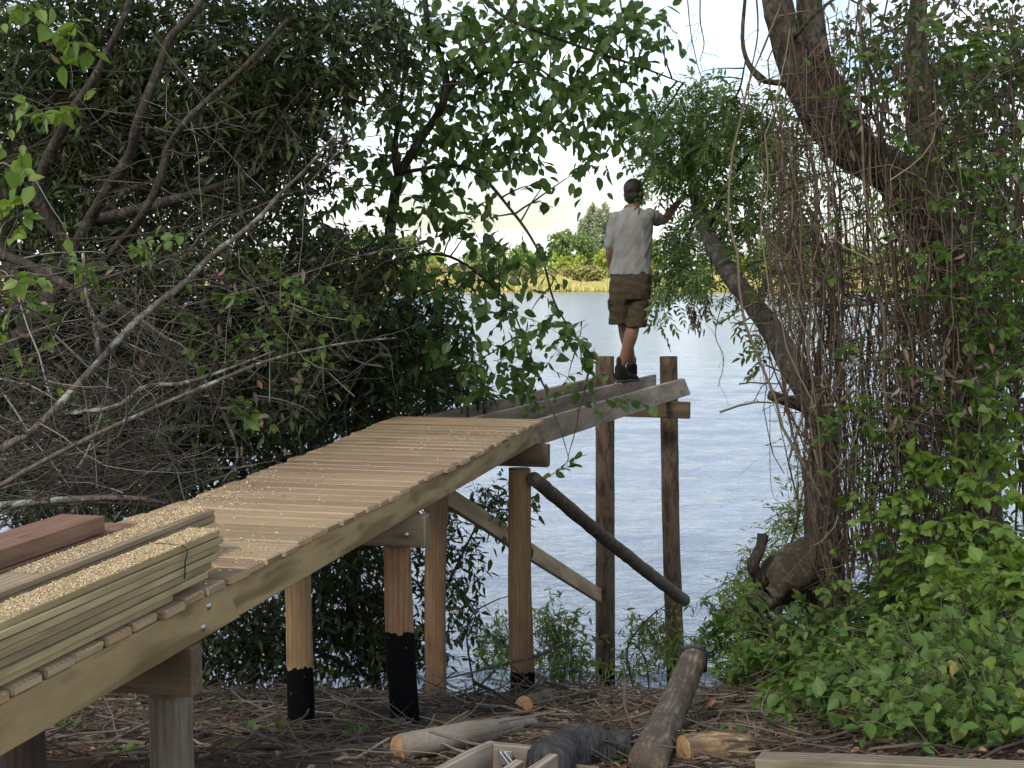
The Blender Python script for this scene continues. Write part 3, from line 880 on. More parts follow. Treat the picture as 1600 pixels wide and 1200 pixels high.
# --- the dense dark evergreen on the left
bE = P(-90, 905, 8.6); bE[2] = float(ground_z(np.array(bE[0]), np.array(bE[1])))
D8 = 8.2
ever_limbs = [
    ([bE - UP * .1, P(-40, 640, 8.6), P(30, 530, 8.5), P(90, 450, 8.5), P(110, 400, 8.5), P(60, 300, 8.4), P(105, 189, 8.2), P(148, 121, 8.1), P(175, 67, 8.), P(203, 0, 8.), P(230, -120, 8.)], [.068, .056, .042, .034, .024, .019, .013]),
    ([P(40, 520, 8.6), P(120, 380, 8.4), P(165, 300, 8.2), P(202, 243, 8.1), P(216, 189, 8.), P(250, 101, 8.), P(267, 57, 8.), P(307, 13, 8.), P(340, -90, 8.)], [.038, .031, .026, .022, .016]),
    ([P(110, 470, 8.5), P(170, 400, 8.3), P(219, 341, 8.), P(250, 280, 7.9), P(263, 230, 7.9), P(294, 186, 7.8), P(337, 145, 7.8), P(388, 98, 7.8), P(450, 30, 7.8)], [.026, .022, .018, .013]),
    ([P(150, 345, 8.4), P(236, 322, 8.4), P(294, 306, 8.5), P(400, 270, 8.6)], [.035, .035, .026, .012]),
    ([P(-60, 410, 8.2), P(0, 400, 8.), P(50, 417, 7.9), P(111, 450, 7.8), P(189, 488, 7.8), P(300, 560, 7.9)], [.03, .026, .018]),
    ([P(60, 560, 8.6), P(20, 420, 8.8), P(10, 330, 8.8), P(40, 180, 8.8), P(70, 40, 8.8)], [.06, .055, .045, .03]),
    ([P(640, 600, 11.3), P(560, 540, 10.8), P(520, 470, 10.2), P(470, 400, 10.)], [.03, .022, .012]),
]
eb = [BL(100, 250, 10.2, 240, 190, .4, 300), BL(360, 230, 10.2, 180, 120, .4, 260), BL(150, 560, 10.2, 240, 160, .4, 330), BL(420, 580, 10.4, 200, 110, .4, 330), BL(520, 480, 10.2, 120, 70, .4, 240), BL(640, 480, 10.8, 90, 60, .3, 200), BL(130, 740, 9.8, 220, 80, .4, 330), BL(80, 110, 9, 190, 170, .6, 392), BL(330, 90, 9, 230, 150, .6, 446), BL(120, 300, 9, 190, 110, .6, 270), BL(430, 190, 9, 110, 110, .5, 405),
      BL(560, 60, 9.2, 120, 90, .5, 324), BL(30, 520, 9, 120, 150, .6, 270), BL(250, 420, 8.8, 190, 70, .6, 351), BL(280, 520, 9.4, 200, 80, .5, 270), BL(370, 330, 9, 110, 60, .5, 284),
      BL(450, 470, 9.4, 150, 100, .6, 364), BL(620, 560, 10.6, 130, 90, .5, 405), BL(330, 590, 9., 190, 90, .6, 378), BL(120, 660, 9, 190, 120, .6, 310),
      BL(500, 620, 10.2, 170, 80, .5, 378), BL(700, 610, 11.2, 75, 45, .4, 405), BL(380, 700, 9.4, 150, 60, .5, 378), BL(160, 770, 8.8, 220, 60, .5, 310), BL(560, 400, 9.6, 110, 60, .5, 176)]
plant('evergreen_tree', 'dense dark evergreen tree with many slim grey limbs filling the left side', 'tree', bE, eb, lf_ever, 21, ever_limbs, barkmat('evergreen_bark', (.024, .019, .015), (.072, .058, .047), .12, .15), m_twigdk,
      lead=3, tw_len=.42, k=11, leaf=(.078, .026), outw=.35, droop=.2, shape='lance', hang=.2, up=.7, shell=.38)
# a light crown overhead, added unseen above the picture, softens the light on the bank
bO = np.array([-5.2, 1.0, 2.3])
ob = [((-6.4 + 2.4 * i + .5 * ((j % 2)), -3. + 2.3 * j, 9.8 + .8 * ((i * 7 + j * 3) % 3)), (1.9, 1.9, .9), 75) for i in range(6) for j in range(7)]
plant('unseen_shade_tree', 'unseen broad tree beside the camera, added so its crown shades the pier and bank', 'tree', bO, ob, lf_ever, 22,
      [([bO - UP * .2, bO + np.array([.2, .1, 3]), np.array([-4, 1.8, 7.5]), np.array([-2.5, 2.5, 9.8])], [.28, .22, .15, .05]),
       ([bO + np.array([.2, .1, 3.4]), np.array([-4.8, -1, 7]), np.array([-4, -3, 9.5])], [.16, .1, .04]),
       ([np.array([-4.2, 1.6, 7]), np.array([-1.5, 5, 9]), np.array([.8, 7, 10])], [.12, .08, .03])], bk_grey, m_twigdk,
      lead=1, tw_len=.8, k=9, leaf=(.17, .075), outw=.3, shape='lance')

# --- evergreen scrub under and behind the deck
bS = P(600, 1085, 10.6)
sb = [BL(530, 900, 10.6, 110, 130, .4, 312), BL(690, 870, 10.9, 70, 90, .4, 156), BL(590, 1010, 10.5, 120, 60, .35, 312), BL(430, 1000, 10., 90, 90, .4, 336), BL(770, 790, 10.9, 60, 45, .3, 156),
      BL(340, 1010, 9.6, 70, 80, .4, 312), BL(560, 780, 10.9, 120, 50, .3, 240), BL(720, 960, 11., 50, 50, .3, 96), BL(180, 1010, 9.4, 150, 60, .4, 300)]
plant('evergreen_bush', 'dark evergreen bush growing on the bank behind the deck posts', 'bush', bS, sb, lf_ever, 23,
      [([bS - UP * .2, P(570, 960, 10.6), P(540, 860, 10.6), P(520, 800, 10.6)], [.03, .02, .01]), ([bS, P(680, 950, 10.8), P(740, 830, 10.9)], [.02, .015, .006]), ([P(580, 1060, 10.4), P(460, 1000, 10.2), P(350, 960, 9.8)], [.02, .015, .006])],
      bk_dark, m_twigdk, lead=2, tw_len=.36, k=9, leaf=(.085, .03), outw=.35, droop=.25, hang=.35, shell=.4)

# --- alder with round leaves in the middle
bA_ = P(548, 1010, 10.6)
al = [
    ([bA_, P(558, 760, 10.5), P(562, 600, 10.4), P(567, 552, 10.3), P(570, 490, 10.2), P(592, 440, 10.1), P(605, 400, 10.), P(612, 340, 10.), P(618, 300, 10.), P(625, 265, 9.9)], [.05, .045, .042, .04, .036, .034]),
    ([P(622, 275, 9.9), P(650, 228, 9.8), P(680, 185, 9.8), P(692, 160, 9.7), P(697, 125, 9.7), P(685, 80, 9.7), P(668, 35, 9.6), P(660, -60, 9.5)], [.032, .028, .026, .022, .018]),
    ([P(622, 280, 9.9), P(616, 240, 9.9), P(625, 170, 9.9), P(632, 110, 9.9), P(640, 20, 9.9)], [.022, .018, .014, .008]),
    ([P(695, 150, 9.7), P(720, 110, 9.6), P(790, 27, 9.5), P(820, -40, 9.5)], [.018, .012, .008]),
    ([P(740, -20, 9.5), P(790, 27, 9.5), P(901, 71, 9.5), P(1002, 105, 9.6), P(1067, 130, 9.7)], [.014, .012, .009, .004]),
    ([P(690, 140, 9.7), P(766, 112, 9.6), P(823, 98, 9.6), P(900, 150, 9.6)], [.014, .011, .006]),
    ([P(632, 268, 9.9), P(730, 262, 9.8), P(800, 330, 9.8), P(845, 400, 9.8), P(870, 480, 9.9), P(925, 560, 10.)], [.014, .011, .009, .007, .003]),
    ([P(600, 410, 10.), P(700, 400, 10.), P(790, 470, 10.), P(830, 560, 10.)], [.012, .01, .007, .003]),
    ([P(568, 545, 10.3), P(640, 470, 10.2), P(720, 440, 10.2)], [.012, .008, .004]),
]
AD = 88
ab = [BL(555, 300, 10.2, 60, 45, .4, AD * .45), BL(500, 360, 10.2, 60, 35, .4, AD * .45), BL(600, 250, 10.2, 50, 40, .3, AD * .5), BL(690, 60, 9.8, 150, 90, .5, AD), BL(850, 50, 9.6, 120, 75, .45, AD), BL(980, 60, 9.6, 70, 70, .35, AD * .9), BL(620, 170, 10, 110, 90, .5, AD), BL(770, 170, 9.8, 120, 75, .45, AD),
      BL(900, 150, 9.7, 110, 65, .4, AD * 1.05), BL(985, 175, 9.7, 55, 50, .3, AD), BL(700, 265, 9.9, 90, 55, .4, AD), BL(800, 240, 9.8, 70, 38, .3, AD), BL(890, 225, 9.7, 45, 30, .25, AD * .8), BL(1000, 215, 9.8, 40, 22, .2, AD * .7),
      BL(640, 340, 10., 80, 55, .4, AD * .74 * .8), BL(730, 340, 9.9, 70, 55, .4, AD * .74), BL(795, 385, 9.9, 55, 45, .3, AD * .74), BL(845, 410, 9.9, 30, 45, .2, AD * .74 * 1.1), BL(600, 430, 10.2, 70, 50, .4, AD * .74),
      BL(710, 440, 10.1, 90, 60, .4, AD * .74 * 1.2), BL(815, 490, 10., 60, 60, .35, AD * .74 * 1.1), BL(870, 520, 10., 45, 45, .25, AD * .74 * .9), BL(780, 580, 10.1, 75, 45, .3, AD * .74 * 1.2), BL(915, 560, 10., 25, 25, .15, AD * .74 * .8),
      BL(690, 530, 10.3, 80, 60, .4, AD * .74 * 1.2), BL(905, 590, 9.95, 30, 14, .15, AD * .74 * .5), BL(850, 290, 9.8, 30, 16, .15, AD * .4), BL(925, 262, 9.8, 22, 12, .12, AD * .5),
      BL(885, 720, 10.1, 28, 26, .15, AD * .74 * .8), BL(985, 625, 9.8, 22, 16, .1, AD * .74 * .5), BL(920, 25, 9.6, 130, 35, .3, AD), BL(1035, 45, 9.6, 25, 35, .15, AD * .6)]
plant('alder_tree', 'slim forked tree with rounded green leaves arching over the middle of the view', 'tree', bA_, ab, lf_alder, 31, al, bk_dark, m_twigdk,
      lead=2, tw_len=.34, k=7, leaf=(.088, .054), outw=.45, droop=.35, shape='round', hang=.45, up=.7, ang=.7, shell=.42, fold=.2, curl=.18)

# --- light green shoots at the top left, in front of the evergreen
for i, (blobs, lab, bx) in enumerate([
        ([BL(60, 20, 6.2, 60, 30, .15, 75), BL(105, 65, 6.2, 34, 28, .12, 120), BL(120, 78, 6.2, 16, 14, .1, 120)], 'bright yellow green leafy shoot hanging in at the top left corner', (20, -60)),
        ([BL(18, 215, 6.3, 34, 34, .12, 110), BL(35, 270, 6.3, 30, 26, .12, 100)], 'lower bright green shoot at the left edge below the corner shoot', (-30, 200)),
        ([BL(150, 385, 7.2, 60, 18, .2, 70), BL(290, 365, 7.4, 60, 18, .2, 60), BL(130, 420, 7.2, 40, 20, .2, 60)], 'row of small green leaves creeping along the evergreen limbs', (60, 400)),
        ([BL(int(x_), int(y_), 7.4, 26, 16, .12, 70) for x_, y_ in ((60, 470), (150, 430), (215, 385), (360, 455), (400, 520), (300, 510), (60, 560), (440, 440), (520, 470), (380, 640), (120, 600), (250, 720))], 'scattered round green creeper leaves spread over the dead twigs left of the alder', (150, 640)),
        ([BL(30, 440, 6.6, 40, 24, .12, 80), BL(20, 330, 6.4, 24, 30, .12, 90), BL(70, 170, 6.4, 30, 20, .1, 70)], 'green leafy shoot at the left edge halfway up', (-30, 480)),
        ([BL(470, 500, 8.6, 50, 30, .15, 70), BL(480, 570, 8.6, 45, 26, .15, 80), BL(440, 505, 8.6, 30, 16, .1, 80)], 'five fingered green creeper leaves in front of the dark shrubs left of the deck', (470, 620)),
        ([BL(275, 655, 7.4, 45, 14, .12, 80), BL(160, 655, 7.2, 20, 10, .1, 70), BL(95, 700, 7., 20, 10, .1, 60), BL(340, 480, 8, 60, 14, .2, 50)], 'small bright green bramble leaves among the dead twigs', (200, 720))]):
    b0 = P(bx[0], bx[1], 7.); 
    plant('leafy_shoot', lab, 'shoot', b0, blobs, lf_light if i < 2 or i == 4 else lf_bram, 60 + i, (), None, m_twiggr, tw_len=.28, k=6, leaf=(.08, .052) if i < 2 or i == 4 else (.058, .042), kind='tri' if i in (3, 4) else 'simple', shape='ovate', hang=.4, outw=.4)

# --- fallen dead branches with lichen
dead = [
    ('long pale dead branch with lichen patches slanting up across the left trees', [P(-40, 735, 6.8), P(0, 703, 6.8), P(60, 665, 6.85), P(150, 570, 6.9), P(215, 500, 7.), P(290, 440, 7.1), P(330, 400, 7.2), P(400, 345, 7.3), P(440, 300, 7.4), P(480, 262, 7.5), P(540, 190, 7.6)], [.02, .018, .0165, .014, .01, .005]),
    ('thin lichen grey dead branch running low toward the deck', [P(-20, 770, 6.5), P(84, 712, 6.6), P(202, 655, 6.7), P(337, 596, 6.8), P(430, 560, 7), P(540, 536, 7.2), P(620, 528, 7.4)], [.012, .01, .007, .003]),
    ('curving dead branch crusted with pale lichen above the lower one', [P(90, 648, 6.9), P(180, 636, 6.9), P(225, 605, 6.9), P(290, 598, 7.), P(360, 575, 7.1), P(430, 548, 7.2)], [.011, .013, .009, .004]),
    ('reddish brown dead branch lying flat behind the stacked timber', [P(-30, 792, 6.6), P(20, 788, 6.6), P(101, 781, 6.6), P(202, 778, 6.6), P(262, 787, 6.65)], [.016, .017, .014, .008]),
    ('short upright lichen covered dead branch meeting the long slanting one', [P(130, 396, 7.3), P(135, 460, 7.2), P(145, 495, 7.1), P(156, 560, 6.95)], [.008, .01, .012]),
    ('straight bare branch crossing the sky gap toward the alder', [P(280, 480, 8.2), P(420, 445, 8.4), P(560, 400, 8.8), P(650, 385, 9.2)], [.007, .005, .003]),
    ('bare twig branch leaning across behind the alder trunk', [P(470, 300, 8.6), P(540, 225, 8.7), P(600, 165, 8.8), P(645, 110, 8.8)], [.006, .004, .002]),
    ('dead branch falling away to the right below the slanting one', [P(180, 470, 7.6), P(255, 525, 7.6), P(300, 560, 7.7), P(370, 700, 8), P(345, 760, 8)], [.01, .009, .006]),
]
for i, (lab, pts, rr) in enumerate(dead):
    mb = MB(); limb(mb, pts, rr, 8, None, .16, 22., 70 + i)
    r = np.random.default_rng(100 + i)
    C = catmull(np.asarray(pts), 60)
    o = mb.build('dead_branch', bk_lich, None, pts[0]); tag(o, lab, 'branch')
    n = 16
    st = C[r.integers(6, 58, n)]; dirn = nrm(nrm(C[-1] - C[0]) * .6 + r.normal(size=(n, 3)) * [.8, .3, .7])
    t_ = np.linspace(0, 1, 7)[None, :, None]; L = .15 + .4 * r.random((n, 1, 1))
    pl = st[:, None] + dirn[:, None] * L * t_ + r.normal(size=(n, 1, 3)) * .12 * t_ ** 2 + np.cumsum(r.normal(size=(n, 7, 3)) * .008, axis=1)
    tm = MB(); tubes(tm, pl, .0035 * (1.15 - t_[..., 0]) * np.ones((n, 1)), 4, r)
    tw = tm.build('twigs', m_twig, None, pts[0]); tw.parent = o; tw.matrix_basis = Matrix.Identity(4); tw['kind'] = 'stuff'

def tangle(r, regs, lens, rad, flat=.4, curve=.35, nodes=8, dirw=None, wob=.02):
    """regs: (px0,px1,py0,py1,Y0,Y1,n)"""
    S = np.concatenate([np.array([P(r.uniform(a, b), r.uniform(c, d), r.uniform(e, f)) for _ in range(n)]) for a, b, c, d, e, f, n in regs])
    T = len(S)
    d = r.normal(size=(T, 3)) * [1, flat, .7]
    if dirw is not None: d = d * .8 + np.asarray(dirw)
    d = nrm(d)
    L = (lens[0] + (lens[1] - lens[0]) * r.random((T, 1, 1)) ** 1.6)
    t_ = np.linspace(-.5, .5, nodes)[None, :, None]
    cv = r.normal(size=(T, 1, 3)) * [curve, curve * .4, curve]
    pl = S[:, None] + d[:, None] * L * t_ + cv * L * t_ ** 2 + np.cumsum(r.normal(size=(T, nodes, 3)) * wob, axis=1) * L
    R_ = (rad[0] + (rad[1] - rad[0]) * r.random((T, 1)) ** 2.5) * (1.2 - .8 * (t_[..., 0] + .5))
    return pl, R_
r = np.random.default_rng(8)
mb = MB()
pl, R_ = tangle(r, [(-20, 300, 420, 790, 6.8, 8.2, 280), (200, 540, 400, 660, 7.6, 9.2, 200), (0, 260, 560, 800, 6.6, 7.4, 190), (0, 420, 120, 420, 7.4, 8.6, 110), (60, 330, 690, 790, 6.8, 7.6, 110)], (.25, 1.1), (.0016, .0055), dirw=(.55, 0, .12))
tubes(mb, pl, R_, 4, r)
o = mb.build('dead_twigs', m_twig); tag(o, 'tangle of bare grey dead twigs filling the undergrowth left of the deck', 'twigs', kind='stuff')
# a few dry leaves caught in it
mb = MB(); n = 90
b = np.array([P(r.uniform(0, 480), r.uniform(380, 720), r.uniform(7, 8)) for _ in range(n)])
add_leaves(mb, b, r.normal(size=(n, 3)) + [0, 0, -.8], r.normal(size=(n, 3)), .05 + .03 * r.random(n), .025 * np.ones(n), 'ovate', .5, .3)
o = mb.build('dry_leaves', lf_dead); tag(o, 'dry brown leaves caught in the dead twigs on the left', 'leaves', kind='stuff')

# --- the leaning ash on the right; the man holds on to it
YH = 13.55
bR = P(1296, 945, 9.7)
ash = [
    ([bR - UP * .15, P(1285, 840, 9.7), P(1283, 740, 9.8), P(1288, 668, 9.9), P(1240, 575, 10.4), P(1197, 502, 11.), P(1142, 430, 11.8), P(1106, 365, 12.6), P(1086, 300, YH), P(1075, 240, 13.9), P(1060, 190, 14.1)], [.15, .125, .115, .1, .092, .088, .078, .07, .065, .055, .045, .02]),
    ([P(1300, 655, 9.9), P(1268, 640, 9.85), P(1235, 628, 9.8), P(1203, 617, 9.75)], [.05, .045, .04, .034]),
    ([P(1105, 365, 12.6), P(1130, 300, 12.4), P(1170, 240, 12.2), P(1200, 210, 12)], [.03, .025, .018, .008]),
    ([P(1180, 480, 11.2), P(1215, 410, 11.4), P(1260, 380, 11.5), P(1330, 395, 11.5)], [.03, .022, .02, .012]),
]
ash.append(([P(1078, 255, 13.8), P(1100, 200, 13.2), P(1150, 150, 12.6), P(1165, 95, 12.4)], [.02, .016, .011, .006]))
PN = 88
asb = [BL(1025, 175, 13., 45, 40, .3, PN), BL(1090, 135, 12.4, 55, 30, .4, PN), BL(1012, 235, 13.6, 28, 34, .2, PN), BL(1150, 330, 12.6, 50, 60, .4, PN), BL(1215, 170, 12, 40, 60, .4, PN * .8), BL(1085, 225, 13.4, 50, 40, .3, PN), BL(1120, 165, 12.4, 80, 50, .5, PN), BL(1180, 210, 12.2, 70, 70, .5, PN), BL(1060, 210, 13, 60, 60, .4, PN), BL(1045, 270, 13.9, 45, 30, .3, PN * 1.1), BL(1110, 255, 13, 70, 50, .5, PN), BL(1210, 330, 12, 60, 70, .5, PN * .9),
       BL(1060, 390, 13.6, 38, 70, .35, PN * 1.6), BL(1100, 330, 14., 40, 50, .4, PN * 1.2), BL(1180, 430, 12, 70, 40, .4, PN * .9), BL(1230, 500, 11, 50, 40, .3, PN * .5), BL(1170, 515, 11, 25, 22, .2, PN * .8), BL(1040, 440, 13.4, 26, 26, .2, PN * 1.3),
       BL(1080, 440, 13., 40, 30, .3, PN), BL(1240, 250, 11.6, 50, 80, .4, PN * .7), BL(1250, 420, 11.4, 50, 60, .4, PN * .6)]
plant('ash_tree', 'dark barked tree leaning out over the water that the man holds on to', 'tree', bR, asb, lf_ash, 41, ash, bk_dark, m_twigdk,
      lead=2, tw_len=.34, k=4, leaf=(.07, .026), kind='pin', shape='lance', outw=.4, droop=.3, hang=.35, shell=.42)
# dead hanging leaf clusters
mb = MB(); 
for px, py in ((1082, 490), (1093, 500), (1104, 475)):
    n = 14; c = P(px, py, 12.6)
    add_leaves(mb, c + r.normal(size=(n, 3)) * [.02, .02, .05], r.normal(size=(n, 3)) * .25 + [0, 0, -1], r.normal(size=(n, 3)), .07 + .03 * r.random(n), .02 * np.ones(n), 'lance', .5, .2)
pl = np.array([[P(1090, 430, 12.6), P(1088, 455, 12.6), P(1083, 490, 12.6)], [P(1095, 440, 12.6), P(1096, 470, 12.6), P(1094, 500, 12.6)]])
o = mb.build('withered_leaf_cluster', plain('withered_leaf', (.08, .065, .05), .9)); tag(o, 'withered grey brown leaf cluster dangling from the leaning tree', 'leaves')
tm = MB(); tubes(tm, pl, np.full(pl.shape[:2], .002), 4, r); q = tm.build('stalk', m_twigdk); q.parent = o

# --- big vine covered tree at the right
bV = P(1520, 960, 8.9); bV[2] = float(ground_z(np.array(bV[0]), np.array(bV[1]))) 
vine_limbs = [
    ([bV - UP * .2, P(1525, 780, 8.8), P(1515, 600, 8.7), P(1495, 420, 8.6), P(1440, 330, 8.5), P(1395, 272, 8.5), P(1330, 232, 8.5), P(1283, 180, 8.5), P(1256, 135, 8.5), P(1228, 62, 8.5), P(1208, -30, 8.5), P(1190, -120, 8.5)], [.16, .15, .14, .13, .135, .13, .12, .108, .095, .085, .075]),
    ([P(1350, 245, 8.5), P(1300, 150, 8.6), P(1272, 70, 8.6), P(1262, -40, 8.6)], [.1, .09, .08, .07]),
    ([P(1500, 430, 8.6), P(1450, 250, 8.9), P(1430, 100, 9), P(1440, -50, 9)], [.08, .07, .06, .05]),
    ([P(1310, 225, 8.5), P(1330, 186, 8.35), P(1360, 184, 8.3)], [.03, .022, .012]),
    ([P(1240, 130, 8.5), P(1190, 125, 8.4), P(1165, 95, 8.4)], [.02, .018, .012]),
    ([P(1195, 125, 8.4), P(1170, 100, 8.4), P(1160, 60, 8.4), P(1165, -10, 8.4)], [.016, .014, .01]),
    ([P(1240, 60, 8.4), P(1275, 20, 8.3), P(1330, -20, 8.3)], [.012, .01, .008]),
]
vb = [BL(1500, 120, 9.6, 140, 140, .5, 195), BL(1540, 320, 9.6, 110, 140, .5, 255), BL(1560, 540, 9.4, 80, 130, .4, 255), BL(1400, 60, 9.8, 80, 70, .4, 105), BL(1450, 480, 9.8, 80, 120, .4, 82), BL(1590, 90, 9, 60, 110, .4, 195), BL(1500, 200, 8.2, 90, 160, .3, 90), BL(1560, 500, 8.1, 50, 160, .25, 90), BL(1430, 40, 8.3, 70, 60, .3, 90), BL(1350, 60, 9.6, 60, 80, .3, 90), BL(1480, 660, 9.7, 110, 90, .4, 165), BL(1470, 820, 9.6, 130, 90, .4, 165), BL(1400, 300, 9.8, 60, 80, .4, 60)]
plant('vine_covered_tree', 'thick old tree leaning left and wrapped in dry climbing vine stems', 'tree', bV, vb, leafmat('vine_leaf', [(0, (.045, .08, .024)), (.6, (.065, .11, .03)), (1, (.11, .15, .04))], .3), 51, vine_limbs, bk_vine, m_stem,
      lead=2, tw_len=.4, k=8, leaf=(.06, .038), shape='ovate', outw=.3, droop=.4, hang=.4)
# bulging old stump with a sawn off upright stub, at the foot of the leaning tree
bT = P(1235, 950, 9.5)
tt = thing('tree_stump', 'swollen mossy root stump with a broken upright stub beside the water', 'stump', bT)
mb = MB(); limb(mb, [P(1310, 845, 9.7), P(1280, 868, 9.65), P(1245, 890, 9.6), P(1210, 915, 9.5), P(1188, 935, 9.45), P(1180, 925, 9.4)], [.12, .15, .165, .15, .105, .045], 24, 60, .30, 8., 7)
mb.build('root_bulge', barkmat('mossy_bark', (.028, .022, .016), (.075, .057, .04), .15, .7, .06), tt, bT)
mb = MB(); limb(mb, [P(1193, 912, 9.4), P(1180, 893, 9.35), P(1177, 880, 9.33), P(1188, 855, 9.33), P(1192, 835, 9.35)], [.045, .04, .04, .034, .038], 10, 26, .2, 12., 9)
mb.build('stub', bk_dark, tt, bT)

# curtains of dry vine stems
r = np.random.default_rng(77)
def curtain(regs):
    """regs: (xtop0,xtop1,ytop0,ytop1,xbot0,xbot1,ybot0,ybot1,Y0,Y1,n,rad)"""
    mb = MB()
    for x0, x1, y0, y1, u0, u1, v0, v1, Ya, Yb, n, rad in regs:
        K = 16; polys = []; rr = []
        for _ in range(n):
            q = r.random(); Y = r.uniform(Ya, Yb)
            a = P(x0 + (x1 - x0) * q + r.normal() * 8, r.uniform(y0, y1), Y)
            b = P(u0 + (u1 - u0) * min(1, max(0, q + r.normal() * .12)), r.uniform(v0, v1), Y + r.normal() * .15)
            t_ = np.linspace(0, 1, K)[:, None]
            c = a * (1 - t_) + b * t_
            L = np.linalg.norm(b - a)
            w_ = np.cumsum(r.normal(size=(K, 3)), axis=0) * .012 * L; w_ -= w_[-1] * t_
            c = c + w_ * [1, .5, .25] + np.array([r.normal() * .05 * L, r.normal() * .03, 0]) * np.sin(t_ * math.pi)
            polys.append(c); rr.append(np.full(K, rad * (.35 + 1.3 * r.random() ** 2.5)) * np.linspace(.8, 1.1, K))
        tubes(mb, np.array(polys), np.array(rr), 5, r)
    return mb
mb = curtain([(1230, 1330, -40, 80, 1270, 1370, 620, 930, 8.0, 8.5, 32, .006), (1300, 1480, -40, 250, 1360, 1520, 500, 940, 8.0, 8.6, 60, .006),
              (1260, 1320, 300, 520, 1270, 1350, 800, 940, 9.1, 9.6, 55, .0065), (1400, 1600, -40, 300, 1420, 1610, 450, 900, 8.6, 9.4, 90, .006),
              (1205, 1260, 120, 300, 1225, 1300, 500, 760, 9.0, 9.6, 40, .0045), (1340, 1460, 420, 600, 1330, 1470, 850, 940, 8.2, 9.0, 65, .0055)])
o = mb.build('vine_stems', m_stem); tag(o, 'curtain of dry brown climbing vine stems hanging down the right hand trees', 'vines', kind='stuff')
mb = MB()
pl, R_ = tangle(r, [(1230, 1500, 160, 480, 7.9, 8.8, 300), (1280, 1560, 430, 720, 7.9, 9., 380), (1290, 1480, 700, 930, 8.0, 9.2, 220), (1480, 1610, 0, 600, 8.4, 9.2, 220), (1220, 1340, 20, 300, 8.1, 8.7, 90), (1200, 1320, 320, 640, 9., 9.8, 110)], (.15, .8), (.0016, .006), dirw=(0, 0, -.15), curve=.5)
tubes(mb, pl, R_, 4, r)
o = mb.build('vine_tangle', m_stem); tag(o, 'matted tangle of thin dry vine twigs around the leaning vine tree', 'vines', kind='stuff')
mb = MB(); n = 260
b = np.concatenate([np.array([P(r.normal() * 60 + 1440, r.normal() * 50 + 590, r.uniform(7.8, 8.3)) for _ in range(n - 120)]), np.array([P(r.uniform(1260, 1590), r.uniform(0, 900), r.uniform(7.8, 8.6)) for _ in range(120)])])
add_leaves(mb, b, r.normal(size=(n, 3)) + [0, 0, -1.2], r.normal(size=(n, 3)), .045 + .04 * r.random(n), .025 * np.ones(n), 'ovate', .7, .5)
o = mb.build('dry_leaves', lf_dead); tag(o, 'shrivelled brown leaves hanging in the vine tangle on the right', 'leaves', kind='stuff')
# long thin hanging creepers at the top right of the sky gap
for i, (lab, pts, rr) in enumerate([
        ('long thin creeper hanging down the left side of the sky gap', [P(1072, -30, 9), P(1078, 40, 9), P(1085, 80, 9), P(1095, 118, 9), P(1108, 138, 9)], .004),
        ('knotted thicker creeper dangling in the sky gap with few leaves', [P(1095, -30, 9), P(1094, 30, 9), P(1100, 68, 9), P(1093, 96, 9)], .005),
        ('dark creeper hanging beside the leaning vine tree', [P(1180, -30, 8.7), P(1184, 50, 8.7), P(1172, 120, 8.7), P(1167, 185, 8.7)], .006),
        ('thin bare creeper hanging from the leaning tree over the water', [P(1135, 450, 11.5), P(1118, 520, 11.5), P(1131, 560, 11.5), P(1122, 605, 11.5)], .004),
        ('bent bare twig dropping from the leaning tree toward the stub', [P(1215, 560, 10.3), P(1205, 590, 10.2), P(1190, 605, 10.1), P(1178, 628, 10.)], .005),
        ('very long straight creeper dropping past the stub to the water', [P(1200, 430, 10.6), P(1203, 620, 10.3), P(1205, 760, 10.), P(1225, 790, 9.8)], .003)]):
    mb = MB(); limb(mb, pts, [rr, rr * .8, rr * .5], 6, 40, .2, 25., i)
    C = catmull(np.asarray(pts), 30); n = 5
    st = C[r.integers(8, 29, n)]; t_ = np.linspace(0, 1, 5)[None, :, None]
    pl = st[:, None] + (nrm(r.normal(size=(n, 3)) + [0, 0, -.8]) * (.08 + .18 * r.random((n, 1))))[:, None] * t_ + np.cumsum(r.normal(size=(n, 5, 3)) * .008, axis=1)
    tubes(mb, pl, np.full((n, 5), rr * .35), 4, r)
    tag(mb.build('hanging_creeper', m_twig if i > 2 else m_stem, None, pts[0]), lab, 'creeper')

# --- bushes on the right
bank_bushes = [
    ('bramble_bush', 'broad mound of green bramble leaves covering the bank below the stump', (1290, 1090, 7.9), [BL(1210, 1000, 8.3, 90, 70, .35, 55), BL(1310, 1020, 8., 110, 90, .4, 60), BL(1240, 1075, 7.8, 80, 40, .3, 55), BL(1380, 1060, 7.6, 90, 60, .3, 55), BL(1170, 960, 8.8, 45, 60, .3, 50)], lf_bram, 'tri', 81, (.072, .05)),
    ('bramble_bush', 'tall bright leafy thicket climbing up at the right edge of the photo', (1530, 1010, 7.6), [BL(1500, 800, 7.9, 110, 100, .35, 75), BL(1550, 690, 8., 80, 120, .35, 75), BL(1460, 920, 7.8, 110, 70, .35, 60), BL(1570, 920, 7.6, 70, 110, .3, 60), BL(1560, 560, 8.1, 70, 80, .3, 60), BL(1420, 740, 7.9, 70, 70, .2, 34), BL(1380, 640, 7.9, 60, 70, .2, 30), BL(1440, 830, 7.8, 60, 50, .2, 40)], lf_light, 'tri', 82, (.078, .055)),
    ('bramble_bush', 'low weedy bramble patch in the bottom right corner among dead sticks', (1500, 1180, 6.6), [BL(1500, 1060, 6.9, 130, 60, .3, 42), BL(1560, 1130, 6.5, 90, 60, .25, 42), BL(1420, 1130, 6.7, 80, 40, .2, 30), BL(1330, 1165, 6.6, 60, 14, .15, 28)], lf_bram, 'simple', 83, (.068, .045)),
]
